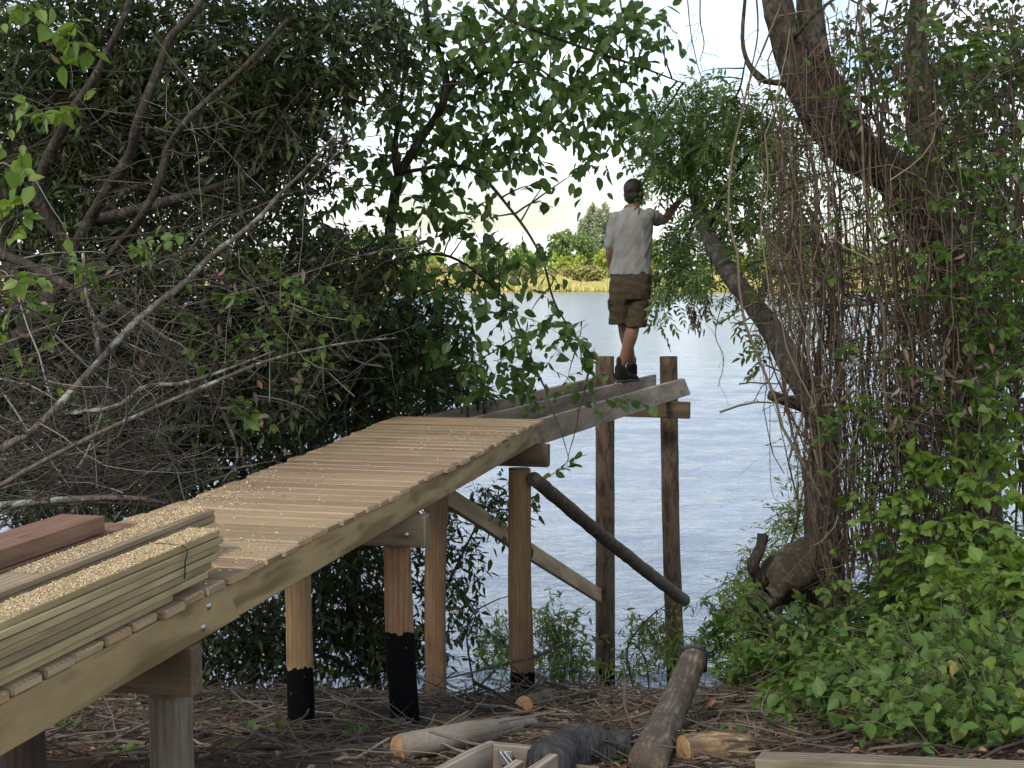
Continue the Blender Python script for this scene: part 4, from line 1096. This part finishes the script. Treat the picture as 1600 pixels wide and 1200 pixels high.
def cover(px0, px1, py0, py1, st, dens, lift=.1):
    out = []
    for x in range(px0, px1, st):
        for y in range(py0, py1, int(st * .7)):
            p = GR(x + r.normal() * 8, y + r.normal() * 6)
            out.append((p + UP * lift + np.array([0, 0, r.random() * .1]), (.2, .2, .13), int(dens * (.5 + r.random()))))
    return out
bank_bushes[0][3].extend(cover(1130, 1210, 960, 1080, 40, 12) + cover(1200, 1420, 930, 1120, 45, 13) + [BL(1150, 1040, 8.3, 40, 50, .25, 60)])
bank_bushes[1][3].extend(cover(1400, 1620, 880, 1010, 45, 12, .2))
bank_bushes[2][3].extend(cover(1400, 1620, 1010, 1180, 45, 13) + cover(1260, 1400, 1115, 1160, 40, 6, .04))
bank_bushes += [
    ('bramble_spray', 'light green bramble leaves climbing the vine tree beside the top right edge', (1560, 300, 8.), [BL(1480, 60, 8., 70, 50, .2, 51), BL(1560, 230, 8., 60, 50, .2, 60), BL(1460, 215, 8., 50, 40, .2, 51), BL(1520, 400, 7.9, 70, 60, .2, 60), BL(1590, 420, 7.9, 40, 80, .2, 60), BL(1560, 60, 8, 60, 60, .2, 51), BL(1500, 310, 7.9, 60, 50, .2, 51)], lf_bram, 'tri', 84, (.062, .042)),
    ('bramble_spray', 'small green leaves sprouting from the vine stems in front of the leaning trunks', (1330, 760, 8.), [BL(1310, 145, 8.1, 30, 22, .1, 60), BL(1385, 140, 8.1, 20, 14, .1, 45), BL(1330, 490, 8., 40, 70, .15, 33), BL(1310, 660, 7.9, 40, 50, .15, 21), BL(1370, 650, 7.9, 60, 70, .15, 36), BL(1420, 540, 7.9, 40, 30, .15, 24), BL(1330, 760, 7.9, 60, 60, .15, 33), BL(1400, 330, 7.9, 70, 50, .15, 30), BL(1330, 60, 8., 60, 50, .15, 39), BL(1440, 430, 7.9, 60, 50, .15, 36), BL(1400, 850, 7.8, 70, 40, .15, 36), BL(1460, 620, 7.9, 70, 60, .15, 40), BL(1540, 480, 7.9, 60, 70, .2, 50), BL(1300, 900, 7.9, 50, 30, .15, 21)], lf_bram, 'tri', 85, (.06, .042)),
]
for nm, lab, bp_, blobs, mt, kd, sd_, lf in bank_bushes:
    b0 = P(*bp_); b0[2] = float(ground_z(np.array(b0[0]), np.array(b0[1])))
    plant(nm, lab, 'bush', b0, blobs, mt, sd_, [([b0 - UP * .1, b0 + UP * .25, np.asarray(blobs[0][0])], [.01, .008, .004])], bk_dark, m_twiggr, lead=2,
          tw_len=.3, k=5, leaf=lf, kind=kd, shape='ovate', outw=.3, bias=(-.1, -.25, .1), droop=.3, hang=.25, up=1.)
bw1 = P(1215, 980, 10.6)
plant('willow_bush', 'yellow green narrow leaved bush at the water edge behind the stump', 'bush', bw1, [BL(1240, 830, 10.8, 60, 60, .3, 260), BL(1180, 900, 10.6, 50, 55, .3, 260), BL(1160, 960, 10.3, 45, 60, .3, 260), BL(1265, 740, 10.8, 35, 50, .25, 260), BL(1230, 660, 10.8, 22, 30, .15, 35), BL(1130, 985, 10.2, 25, 40, .2, 40), BL(1270, 900, 10.6, 60, 60, .3, 60)], lf_willow, 91,
      [([bw1 - UP * .2, P(1225, 900, 10.6), P(1250, 800, 10.8)], [.02, .015, .006]), ([bw1, P(1180, 930, 10.4)], [.012, .005])], bk_dark, m_twiggr, lead=2, tw_len=.32, k=9, leaf=(.055, .017), shape='lance', outw=.45, droop=.25, hang=.2)
bw2 = P(870, 1085, 13.); bw2[2] = -.1
plant('willow_bush', 'small pale green shrub standing in the shallow water between the pier posts', 'bush', bw2, [BL(780, 1010, 13., 40, 45, .3, 260), BL(865, 985, 13., 55, 40, .3, 260), BL(890, 1040, 12.8, 50, 45, .3, 260), BL(840, 1065, 12.6, 40, 25, .3, 260), BL(855, 950, 13.2, 22, 22, .2, 60)], lf_willow, 92,
      [([bw2, P(865, 1050, 13), P(870, 990, 13)], [.015, .012, .005]), ([bw2, P(800, 1030, 13), P(780, 990, 13)], [.012, .009, .004])], bk_dark, m_twigdk, lead=3, tw_len=.4, k=10, leaf=(.085, .025), shape='lance', outw=.5, droop=.3, hang=.2)
bw3 = P(1020, 1085, 12.6); bw3[2] = -.1
plant('willow_bush', 'thin shrub with bare stems in the water under the last pier posts', 'bush', bw3, [BL(1000, 985, 12.8, 32, 38, .3, 260), BL(1040, 1000, 12.7, 40, 40, .3, 260), BL(985, 1040, 12.6, 30, 30, .2, 260), BL(1060, 960, 12.9, 20, 25, .2, 60), BL(1045, 1060, 12.2, 35, 25, .2, 45)], lf_willow, 93,
      [([bw3, P(1010, 1040, 12.6), P(985, 1000, 12.7)], [.012, .009, .004]), ([bw3, P(980, 1030, 12.5), P(1005, 975, 12.6), P(1040, 945, 12.7)], [.01, .008, .003])], bk_dark, m_twigdk, lead=3, tw_len=.36, k=9, leaf=(.078, .023), shape='lance', outw=.5, droop=.3, hang=.2)
bw4 = P(745, 1060, 11.3)
plant('sapling', 'leafy green sapling shoot leaning over the water left of the third post pair', 'sapling', bw4, [BL(740, 1010, 11.3, 28, 30, .2, 60), BL(715, 930, 11.4, 20, 60, .2, 40), BL(770, 960, 11.4, 30, 20, .2, 30)], lf_alder, 94, [([bw4 - UP * .2, P(730, 980, 11.3), P(770, 940, 11.3), P(830, 925, 11.3)], [.008, .006, .003])], bk_dark, m_twiggr, lead=2, tw_len=.25, k=5, leaf=(.075, .045), shape='ovate', hang=.4)

# ---------------------------------------------------------------- things lying on the bank
r = np.random.default_rng(17)
m_logend = plain('cut_wood_end', (.34, .2, .1), .85, .35, 45)
def log(name, label, cat, pts, rad, mat, end=None, endmat=None, sq=0., rough=.08, sides=14, ns=6.):
    pts = np.asarray(pts, float)
    t = thing(name, label, cat, tuple(pts[0]))
    F_ = frame(pts.mean(0), pts[-1] - pts[0]); Fi = np.array(F_.inverted())
    lp_ = pts @ Fi[:3, :3].T + Fi[:3, 3]
    mb = MB(); C = limb(mb, lp_, rad, sides, max(16, int(np.linalg.norm(pts[-1] - pts[0]) / .03)), rough, ns, float(pts[0][0] * 5), square=sq)
    Fm = np.array(F_); C = C @ Fm[:3, :3].T + Fm[:3, 3]
    link('log_body' if 'log' in name else 'post_body', mb.mesh(name), mat, t, F_)
    if end is not None:
        i0 = 0 if end == 0 else -1
        p = lp_[i0]; d = np.array([-1., 0, 0]) if end == 0 else np.array([1., 0, 0]); rr = rad[i0]
        mb = MB(); limb(mb, [p - d * .004, p + d * .002, p + d * .004], [rr * .97, rr * .97, rr * .9], sides, 4, rough, ns, float(pts[0][0] * 5), square=sq)
        link('cut_end', mb.mesh('cut_end'), endmat or m_logend, t, F_)
    return t, C
p0 = GR(1012, 1212); p0[2] += .05
t, C = log('fallen_post', 'weathered grey round post lying slanted on the bank with its black tarred tip raised', 'post', [p0, P(1050, 1110, 6.35), P(1084, 1030, 7.35)], [.070, .069, .068], wood('weathered_log', (.29, .225, .15), (.10, .075, .05), 'X', .75, .05, .3, stain=.6, bark=(.075, .056, .04), ring=.3), None, rough=.04)
mb = MB(); e = C[-1]; d = nrm(C[-1] - C[-2])
limb(mb, [e - d * .05, e + d * .0, e + d * .07, e + d * .1], [.071, .072, .065, .045], 8, 8, .12, 14., 3, square=4)
mb.build('tarred_tip', plain('tar_coat', (.012, .012, .014), .55, .4, 12, bump=.004), t, e)
log('log', 'pale sawn log with an orange cut end lying left of the open plank box', 'log', [GR(627, 1186) + UP * .045, GR(730, 1168) + UP * .05, GR(828, 1152) + UP * .05], [.05, .052, .05], wood('pale_log', (.33, .27, .19), (.19, .145, .1), 'X', .75, .05, .3, grey=.6, ring=.08), 0)
log('log', 'short bark covered log with a pale sawn face under the third post pair', 'log', [GR(819, 1114) + UP * .04, GR(862, 1103) + UP * .05], [.052, .058], bark_log, 0, rough=.15)
log('log', 'dark rotten log lying behind the leaning tarred post', 'log', [GR(556, 1132) + UP * .05, GR(640, 1140) + UP * .04, GR(738, 1158) + UP * .04], [.06, .062, .05], barkmat('rotten_bark', (.03, .022, .016), (.10, .075, .055), .1, .1), None, rough=.18)
log('charred_log', 'thick dark grey charred log lying between the plank box and the slanted post', 'log', [GR(850, 1222) + UP * .04, GR(905, 1190) + UP * .05, GR(975, 1184) + UP * .04], [.075, .082, .062], barkmat('charred_wood', (.012, .012, .012), (.085, .082, .08), .0, .0, .3), None, sq=3.6, rough=.26, ns=9.)
log('split_log', 'split chunk of pale wood with torn yellow face right of the slanted post', 'log', [GR(1068, 1186) + UP * .035, GR(1120, 1182) + UP * .04, GR(1176, 1176) + UP * .03], [.05, .052, .035], wood('split_wood', (.50, .36, .19), (.22, .13, .07), 'X', .8, .05, .5, stain=.8, bark=(.10, .07, .045)), 0, sq=4.5, rough=.14, ns=11.)
log('dark_log', 'dark bark covered log half hidden in brush left of the slanted post top', 'log', [GR(985, 1108) + UP * .03, GR(1035, 1106) + UP * .03], [.035, .04], bark_log, None, rough=.16)
a, b = GR(1186, 1206) + UP * .02, GR(1660, 1222) + UP * .01
tag(board('sawn_timber', a, b, .1, .085, wood('pale_green_timber', (.27, .225, .155), (.15, .12, .08), vary=.05, knots=.4), None, segs=3, rg=rg, jit=.002, bev=.004), 'long pale sawn timber lying along the bottom edge at the right', 'timber')
a, b = GR(1010, 1190) + UP * .01, GR(945, 1166) + UP * .01
tag(board('plank_offcut', a, b, .07, .03, mt_beam2, None, segs=2, rg=rg, jit=.002), 'small plank offcut between the charred log and the slanted post', 'plank')
# wooden box frame
zf = float(GR(770, 1185)[2]) + .12
fr = thing('plank_box', 'open grey plank box with a metal corner bracket lying at the bottom edge', 'box', tuple(G(770, 1195, zf - .1)))
mt_fr = wood('grey_frame_wood', (.36, .30, .23), (.21, .165, .125), vary=.2, knots=.4, stain=.5)
def fp(x, y): return G(x, y, zf)
dn = UP * .045
for pa, pb in (((655, 1215), (770, 1157)), ((772, 1160), (878, 1170)), ((874, 1172), (800, 1222))):
    board('frame_plank', fp(*pa) - dn, fp(*pb) - dn, .032, .09, mt_fr, fr, segs=3, rg=rg, jit=.0015)
board('slat', fp(812, 1178) - UP * .03, fp(762, 1212) - UP * .03, .035, .02, mt_fr, fr, segs=2)
a = fp(779, 1165) - UP * .035
mb = MB(); q = frame(a, fp(878, 1170) - fp(772, 1160))
bk = boxmesh('bracket', .05, .006, .05, bev=.001); link('bracket', bk, mt_steel, fr, q @ Matrix.Translation((.03, -.02, 0)), smooth=False)
for k in range(2):
    mb = MB(); limb(mb, [a + np.array([.015 * k, -.03, .03]), a + np.array([.05 + .02 * k, -.06, -.03])], [.003, .003], 5, 6, 0.)
    mb.build('nail', mt_steel, fr, a)
# bigger sticks
for i, (lab, pts, rr) in enumerate([
        ('crooked lichen covered branch standing out of the weeds at the bottom right', [GR(1360, 1180), P(1383, 1142, 6.4), P(1410, 1118, 6.5), P(1442, 1098, 6.6), P(1472, 1112, 6.6), P(1520, 1116, 6.6), P(1590, 1122, 6.6)], [.02, .019, .018, .014, .008]),
        ('pale thin stick bent upward out of the brambles', [GR(1335, 1140), P(1345, 1085, 7.), P(1352, 1060, 7.), P(1362, 1036, 7.)], [.006, .005, .003]),
        ('long straight stick lying on the bank right of the slanted post', [GR(1105, 1128) + UP * .03, GR(1180, 1120) + UP * .04, GR(1250, 1117) + UP * .06], [.014, .013, .008]),
        ('long thin stick lying across the bank under the deck posts', [GR(690, 1110) + UP * .03, GR(800, 1116) + UP * .04, GR(930, 1098) + UP * .06, GR(1010, 1096) + UP * .03], [.009, .008, .005]),
        ('bare stick leaning up from the bank in front of the third post pair', [GR(770, 1105), P(830, 1075, 8.6), P(860, 1040, 8.7), P(868, 1020, 8.7)], [.008, .006, .004]),
        ('forked twig reaching right above the water between the posts', [GR(985, 1100), P(975, 1050, 9.3), P(968, 1020, 9.4)], [.006, .005, .003]),
        ('dark branch crossing the third post pair toward the right', [P(690, 1062, 9.2), P(780, 1040, 9.2), P(835, 1026, 9.1), P(866, 1012, 9.1)], [.006, .009, .012]),
        ('long pale stick lying beside the near round post', [GR(300, 1160) + UP * .02, GR(360, 1145) + UP * .03, GR(470, 1180) + UP * .02], [.009, .008, .005]),
        ('slender bare shoot standing in the weeds at the right edge', [GR(1560, 1150), P(1545, 1080, 6.7), P(1535, 1020, 6.7)], [.007, .005, .003]),
        ('thin bare stick poking up beside the sawn timber', [GR(1400, 1200), P(1385, 1150, 6.), P(1380, 1130, 6.)], [.005, .004, .002])]):
    mb = MB(); limb(mb, pts, rr, 8, None, .15, 22., 200 + i)
    tag(mb.build('fallen_stick', bk_lich if i in (0, 8) else bk_grey, None, pts[0]), lab, 'stick')
# brush litter
def groundpts(n, x0, x1, y0, y1, lift):
    x = r.uniform(x0, x1, n); y = r.uniform(y0, y1, n)
    return np.stack([x, y, ground_z(x, y) + lift * r.random(n) ** 1.5], -1)
mb = MB()
S = np.concatenate([groundpts(2600, -3.2, 2.4, 4.9, 10.0, .04), groundpts(2300, -2.6, 2.0, 8.0, 10.3, .08), groundpts(350, 1., 4., 5., 8.5, .15)])
T = len(S); d = nrm(r.normal(size=(T, 3)) * [1, .6, .1]); L = .12 + .75 * r.random((T, 1, 1)) ** 2.2
t_ = np.linspace(-.5, .5, 6)[None, :, None]
pl = S[:, None] + d[:, None] * L * t_ + r.normal(size=(T, 1, 3)) * [.25, .25, .1] * L * t_ ** 2 + np.cumsum(r.normal(size=(T, 6, 3)) * [.025, .025, .012], axis=1) * L
fl = ground_z(pl[..., 0].ravel(), pl[..., 1].ravel()).reshape(T, 6)
pl[..., 2] = np.maximum(pl[..., 2], fl + .004)
tubes(mb, pl, (.0016 + .0075 * r.random((T, 1)) ** 3.5) * (1.1 - .5 * (t_[..., 0] + .5)), 5, r)
o = mb.build('brush_litter', plain('brush_twig', (.1, .08, .06), .9, cols=[(0, (.04, .029, .021)), (.5, (.085, .063, .046)), (.85, (.15, .117, .088)), (1, (.26, .22, .175))])); tag(o, 'dead twigs and brushwood strewn over the brown bank', 'twigs', kind='stuff')
mb = MB(); S = groundpts(17000, -3.4, 2.8, 4.8, 10.6, .03); n = len(S)
sz = .014 + .045 * r.random(n) ** 2.5
add_leaves(mb, S, r.normal(size=(n, 3)) * [1, 1, .2], r.normal(size=(n, 3)) * [.5, .5, .2] + UP, sz, sz * .5, 'ovate', .4, .35)
o = mb.build('leaf_litter', leafmat('litter_leaf', [(0, (.07, .045, .03)), (.5, (.13, .085, .055)), (.85, (.2, .14, .09)), (.97, (.3, .22, .15)), (1, (.38, .17, .08))], .1, rough=.85, spec=.15)); tag(o, 'dry brown leaf litter and chips on the bank', 'leaves', kind='stuff')
mb = MB(); c = groundpts(60, -3, 1.6, 5., 9.5, 0.); S = np.repeat(c, 9, 0); n = len(S)
dd = nrm(r.normal(size=(n, 3)) * [1, 1, .2] + [0, 0, .7]); S = S + dd * .03
add_leaves(mb, S, dd, r.normal(size=(n, 3)) * .4 + UP, .03 + .035 * r.random(n), .02 + .014 * r.random(n), 'ovate', .2, .2)
o = mb.build('ground_weeds', lf_bram); tag(o, 'small green weeds sprouting here and there from the bank', 'weeds', kind='stuff')
for i, (px, py, lab) in enumerate([(1134, 1082, 'single orange dry leaf caught in the brush near the slanted post tip'), (1103, 1118, 'small orange brown leaf on a twig below the tip of the slanted post')]):
    mb = MB(); c = GR(px, py + 12) + UP * .09
    add_leaves(mb, [c], [[.8, 0, .5]], [[.2, -1, .3]], [.055], [.028], 'ovate', .3, .2)
    tag(mb.build('orange_leaf', plain('orange_leaf', (.42, .17, .09), .7), None, c), lab, 'leaf')

# ---------------------------------------------------------------- the man
def loft(mb, C, rx, ry, ax, ay, sides=22, sq=2.):
    C = np.asarray(C, float); n = len(C)
    ang = np.arange(sides) * 2 * math.pi / sides
    c, s = np.cos(ang), np.sin(ang)
    k = 1 / (np.abs(c) ** sq + np.abs(s) ** sq) ** (1 / sq)
    V = C[:, None] + np.asarray(rx)[:, None, None] * (c * k)[None, :, None] * np.asarray(ax) + np.asarray(ry)[:, None, None] * (s * k)[None, :, None] * np.asarray(ay)
    idx = np.arange(n * sides).reshape(n, sides)
    q = np.stack([idx[:-1], np.roll(idx, -1, 1)[:-1], np.roll(idx, -1, 1)[1:], idx[1:]], -1).reshape(-1, 4)
    mb.add(V, q, idx[0, ::-1][None], idx[-1][None])
def ell(mb, c, rx, ry, rz, ax=(1, 0, 0), ay=(0, 1, 0), az=(0, 0, 1), n=14):
    th = np.linspace(.06, math.pi - .06, n)
    c = np.asarray(c, float); az = np.asarray(az, float)
    loft(mb, c[None] + az * (rz * np.cos(th))[:, None], rx * np.sin(th), ry * np.sin(th), ax, ay, 18)
def chain(mb, pts, rad, n=None, sides=16):
    pts = np.asarray(pts, float); n = n or 20
    C = catmull(pts, n); rr = np.interp(np.linspace(0, 1, n), np.linspace(0, 1, len(rad)), rad)
    tubes(mb, [C], [rr], sides, caps=True)
    for e, q in ((C[0], rr[0]), (C[-1], rr[-1])): ell(mb, e, q, q, q, n=10)
def organic(name, mb, mat, parent, voxel, smooth=4, wrinkle=None):
    me = mb.mesh(name); tmp = bpy.data.objects.new('tmp', me); COL.objects.link(tmp)
    m = tmp.modifiers.new('r', 'REMESH'); m.mode = 'VOXEL'; m.voxel_size = voxel
    m = tmp.modifiers.new('s', 'SMOOTH'); m.factor = .5; m.iterations = smooth
    dg = bpy.context.evaluated_depsgraph_get()
    out = bpy.data.meshes.new_from_object(tmp.evaluated_get(dg)); out.name = name
    bpy.data.objects.remove(tmp)
    if wrinkle:
        n = len(out.vertices); V = np.empty(n * 3); out.vertices.foreach_get('co', V); V = V.reshape(-1, 3)
        N = np.empty(n * 3); out.vertices.foreach_get('normal', N); N = N.reshape(-1, 3)
        V += N * np.array([wrinkle(Vector(p)) for p in V])[:, None]
        out.vertices.foreach_set('co', V.ravel()); out.update()
    out.materials.clear()
    org = Vector(parent.location)
    out.transform(Matrix.Translation(-org))
    return link(name, out, mat, parent, Matrix.Translation(org))
YM = 13.2
def M(px, py, dy=0.): return P(px, py, YM + dy)
px_ = YM / F
foot = M(974, 597); foot[2] = ZJ
man = thing('person', 'man in pale t-shirt and brown cargo shorts standing on the bare middle joist', 'person', tuple(foot))
axr = nrm(np.array([.97, -.22, 0])); axf = nrm(np.array([.22, .97, 0]))       # torso right / forward
hf = nrm(np.array([.72, .69, 0])); hr = np.array([hf[1], -hf[0], 0.])           # head forward / right
skin = plain('skin', (.165, .085, .054), .55, .12, 20)
mb = MB()
hc = M(991.5, 301, .02)
ell(mb, hc + UP * .012 - hf * .008, .072, .094, .1, hr, hf)                 # cranium
loft(mb, [hc + hf * .03 + UP * z for z in (-.118, -.1, -.06, -.01, .03)], [.022, .042, .055, .064, .062], [.03, .05, .058, .064, .06], hr, hf)   # face and jaw
ell(mb, hc + hf * .098 - UP * .022, .012, .02, .022, hr, hf); ell(mb, hc + hf * .105 - UP * .03, .014, .012, .011, hr, hf)                       # nose
ell(mb, hc + hf * .084 + UP * .012, .05, .014, .012, hr, hf)                # brow
ell(mb, hc + hf * .088 - UP * .062, .022, .01, .006, hr, hf); ell(mb, hc + hf * .087 - UP * .072, .02, .01, .006, hr, hf)                        # lips
for s in (1, -1):
    ell(mb, hc + hr * .074 * s - hf * .005 - UP * .015, .012, .018, .03, hr, hf)   # ears
chain(mb, [M(990, 336, .0), M(990, 324, .01), hc - UP * .06], [.066, .057, .055])
ys_ = [332, 338, 350, 370, 392, 412, 430, 448, 462]
loft(mb, [M(988, y) for y in ys_], np.array([20, 29, 30, 28, 26, 26, 28, 29, 26]) * px_, [.06, .085, .1, .105, .098, .095, .1, .105, .09], axr, axf)
shL, shR = M(961, 340, .0), M(1014, 338, .02)
elL, wrL = M(953, 392, .0), M(957, 428, .10)
elR, wrR = M(1037, 344, .20), M(1060, 316, .30)
chain(mb, [shL, (shL + elL) / 2 + axr * -.005, elL, (elL + wrL) / 2, wrL], [.046, .046, .041, .040, .029])
chain(mb, [shR, (shR + elR) / 2, elR, (elR + wrR) / 2, wrR], [.056, .048, .041, .039, .028])
def hand(w, d, palm_n, thumb, curl):
    d = nrm(d); palm_n = nrm(palm_n - d * (palm_n @ d)); s = np.cross(d, palm_n); s = s if s @ thumb > 0 else -s
    pc = w + d * .052
    ell(mb, pc, .041, .016, .05, s, palm_n, d, 12)
    for k, (off, ln) in enumerate(((.030, .074), (.010, .083), (-.010, .077), (-.029, .06))):
        b0 = w + d * .088 + s * off
        p1 = b0 + d * ln * .42 + palm_n * ln * .12 * curl
        p2 = p1 + (d * (.34 - .2 * curl) + palm_n * .32 * curl) * ln
        p3 = p2 + (d * (.25 - .3 * curl) + palm_n * .3 * curl) * ln
        chain(mb, [b0 - d * .02, b0, p1, p2, p3], [.0095, .009, .0085, .0078, .0068], 16, 10)
    t0_ = w + d * .025 + s * .028
    chain(mb, [t0_, t0_ + s * .026 + d * .022 + palm_n * .008, t0_ + s * .034 + d * .05 + palm_n * .022 * curl, t0_ + s * .03 + d * .072 + palm_n * .035 * curl], [.013, .011, .0095, .008], 14, 10)
hand(wrR, M(1075, 299, .38) - wrR, np.array([.55, .6, -.3]), UP, .8)
hand(wrL, M(964, 446, .2) - wrL, axr, axf, .7)
kR, aR = M(991, 500, -.02), M(970, 574, -.02)
kL, aL = M(974, 500, .05), M(987, 572, .22)
chain(mb, [M(999, 452), (M(999, 452) + kR) / 2, kR], [.085, .08, .06])
chain(mb, [M(972, 452), (M(972, 452) + kL) / 2, kL], [.085, .08, .06])
chain(mb, [kR, M(986, 524, -.045), M(979, 548, -.03), aR, aR - UP * .08], [.058, .062, .05, .037, .04])
chain(mb, [kL, M(978, 524, .07), M(983, 548, .15), aL, aL - UP * .08], [.058, .06, .048, .036, .04])
organic('body', mb, skin, man, .0055, 5)
for s in (1, -1):
    mb = MB(); ell(mb, hc + hf * .083 + hr * .03 * s - UP * .004, .012, .012, .012, n=10)
    mb.build('eye', plain('eye_white', (.7, .68, .64), .2), man, hc)
# hair
mb = MB()
ell(mb, hc + UP * .030 - hf * .016, .083, .1, .098, hr, hf)
ell(mb, hc - UP * .018 - hf * .045, .075, .06, .085, hr, hf)
ell(mb, hc + UP * .07 + hf * .03, .065, .065, .045, hr, hf)
for s in (1, -1): ell(mb, hc + hr * .068 * s - UP * .0 + hf * .008, .014, .025, .055, hr, hf)
organic('hair', mb, plain('dark_brown_hair', (.012, .009, .007), .6, .5, 60, bump=.004), man, .006, 3, lambda p: .004 * mnoise.noise(Vector((p.x * 60, p.y * 60, p.z * 25))))
# t-shirt
mb = MB()
yy = [324, 329, 334, 341, 352, 368, 385, 402, 418, 429]
cc = [991, 990, 989.5, 988.5, 987.5, 987, 986.5, 986, 985.5, 985]
loft(mb, [M(c, y) for c, y in zip(cc, yy)], np.array([11, 19, 28, 33, 33.5, 32.5, 32, 31.5, 32.5, 33.5]) * px_, [.058, .075, .095, .115, .128, .13, .125, .122, .128, .132], axr, axf, 28, 2.3)
chain(mb, [shL - UP * .008 + axr * .008, (shL + elL) / 2, M(953.5, 383, .0)], [.063, .063, .058])
chain(mb, [shR + UP * .005, M(1021, 340, .08), M(1028, 343, .13)], [.069, .07, .066])
mt_shirt = plain('pale_cotton', (.21, .205, .19), .9, .05, 12, spec=.1)
def wr1(p):
    a = mnoise.noise(Vector((p.x * 9 + p.z * 3.5, p.y * 9, p.z * 5.)))
    b = mnoise.noise(Vector((p.x * 22 - p.z * 9, p.y * 22, p.z * 8 + 4)))
    c = mnoise.noise(Vector((p.x * 16, p.y * 16, p.z * 2.2 + 9)))
    return .009 * (1 - abs(a) * 2) + .007 * b + .008 * c - .006
organic('t_shirt', mb, mt_shirt, man, .008, 4, wr1)
# shorts
mb = MB()
ys2 = [424, 432, 442, 454, 468]
loft(mb, [M(c, y) for c, y in zip([985.5, 985.5, 985, 984.5, 984], ys2)], np.array([29.5, 30.5, 32, 32.5, 31]) * px_, [.122, .128, .138, .14, .13], axr, axf, 26, 2.6)
for c0, c1, y1, dy in ((969.5, 968, 507, .03), (999.5, 993, 511, -.02)):
    loft(mb, [M(c0, 452, 0), M(c0, 470, 0), M((c0 + c1) / 2, 490, dy * .6), M(c1, y1, dy)], np.array([15, 16.5, 16.5, 17]) * px_, [.12, .118, .108, .105], axr, axf, 22, 2.4)
ell(mb, M(1012, 478, .0), .03, .07, .085, axr, axf); ell(mb, M(954.5, 476, .02), .022, .07, .085, axr, axf)   # cargo pockets
def wr2(p):
    a = mnoise.noise(Vector((p.x * 11, p.y * 11, p.z * 13 + p.x * 8)))
    b = mnoise.noise(Vector((p.x * 26, p.y * 26, p.z * 30)))
    return .008 * (1 - abs(a) * 2.2) + .003 * b - .004
sh = organic('cargo_shorts', mb, plain('brown_canvas', (.056, .043, .028), .9, .06, 14, spec=.1), man, .008, 3, wr2)
for side_, c_ in ((1, (1012.5, 473, -.07)), (-1, (957, 472, -.075))):
    q = M(*c_); me = boxmesh('pocket_flap', .09, .012, .045, bev=.003)
    o = link('pocket_flap', me, sh.data.materials[0], sh, frame(q, axr * .9 + axf * (-.45 * side_)), smooth=False)
# belt line peeking under the shirt
for k_, an in ((0, aR), (1, aL)):
    mb = MB(); chain(mb, [an + UP * .062, an, an - UP * .05], [.043, .041, .044]); organic('sock', mb, plain('black_sock', (.012, .012, .014), .95), man, .006, 3)
def boot(an, fd, zfoot):
    mb = MB(); g = np.array([an[0], an[1], zfoot]); fd = nrm(fd); fr_ = np.array([fd[1], -fd[0], 0.])
    chain(mb, [g + UP * .125 - fd * .004, g + UP * .08, g + UP * .05 + fd * .01], [.052, .053, .05])
    loft(mb, [g + fd * q + UP * (.012 + h / 2) for q, h in ((-.075, .05), (-.05, .085), (.0, .1), (.06, .08), (.12, .06), (.175, .045), (.2, .02))], [.022, .036, .042, .042, .045, .036, .015], [.03, .043, .05, .04, .03, .024, .01], fr_, UP, 18, 2.6)
    b_ = organic('boot', mb, plain('black_boot_leather', (.010, .009, .008), .75, .4, 30, bump=.002, spec=.12), man, .006, 3, lambda p: .003 * mnoise.noise(p * 40))
    ms = MB(); us = np.array([-.085, -.07, -.03, .03, .1, .16, .195, .212])
    loft(ms, [g + fd * u + UP * .014 for u in us], [.012, .034, .041, .04, .047, .042, .026, .008], [.012, .014, .014, .014, .014, .014, .013, .009], fr_, UP, 14, 5.)
    s_ = ms.build('sole', plain('boot_sole', (.03, .028, .026), .8), None, g); s_.parent = b_; s_.matrix_parent_inverse = Matrix.Translation(-Vector(man.location)); s_.matrix_basis = Matrix.Translation(Vector(g)); s_.matrix_parent_inverse = (Matrix.Translation(Vector(man.location))).inverted()
boot(aR, np.array([.75, .5, 0]), ZJ); boot(aL, np.array([.1, 1, 0]), ZJ)
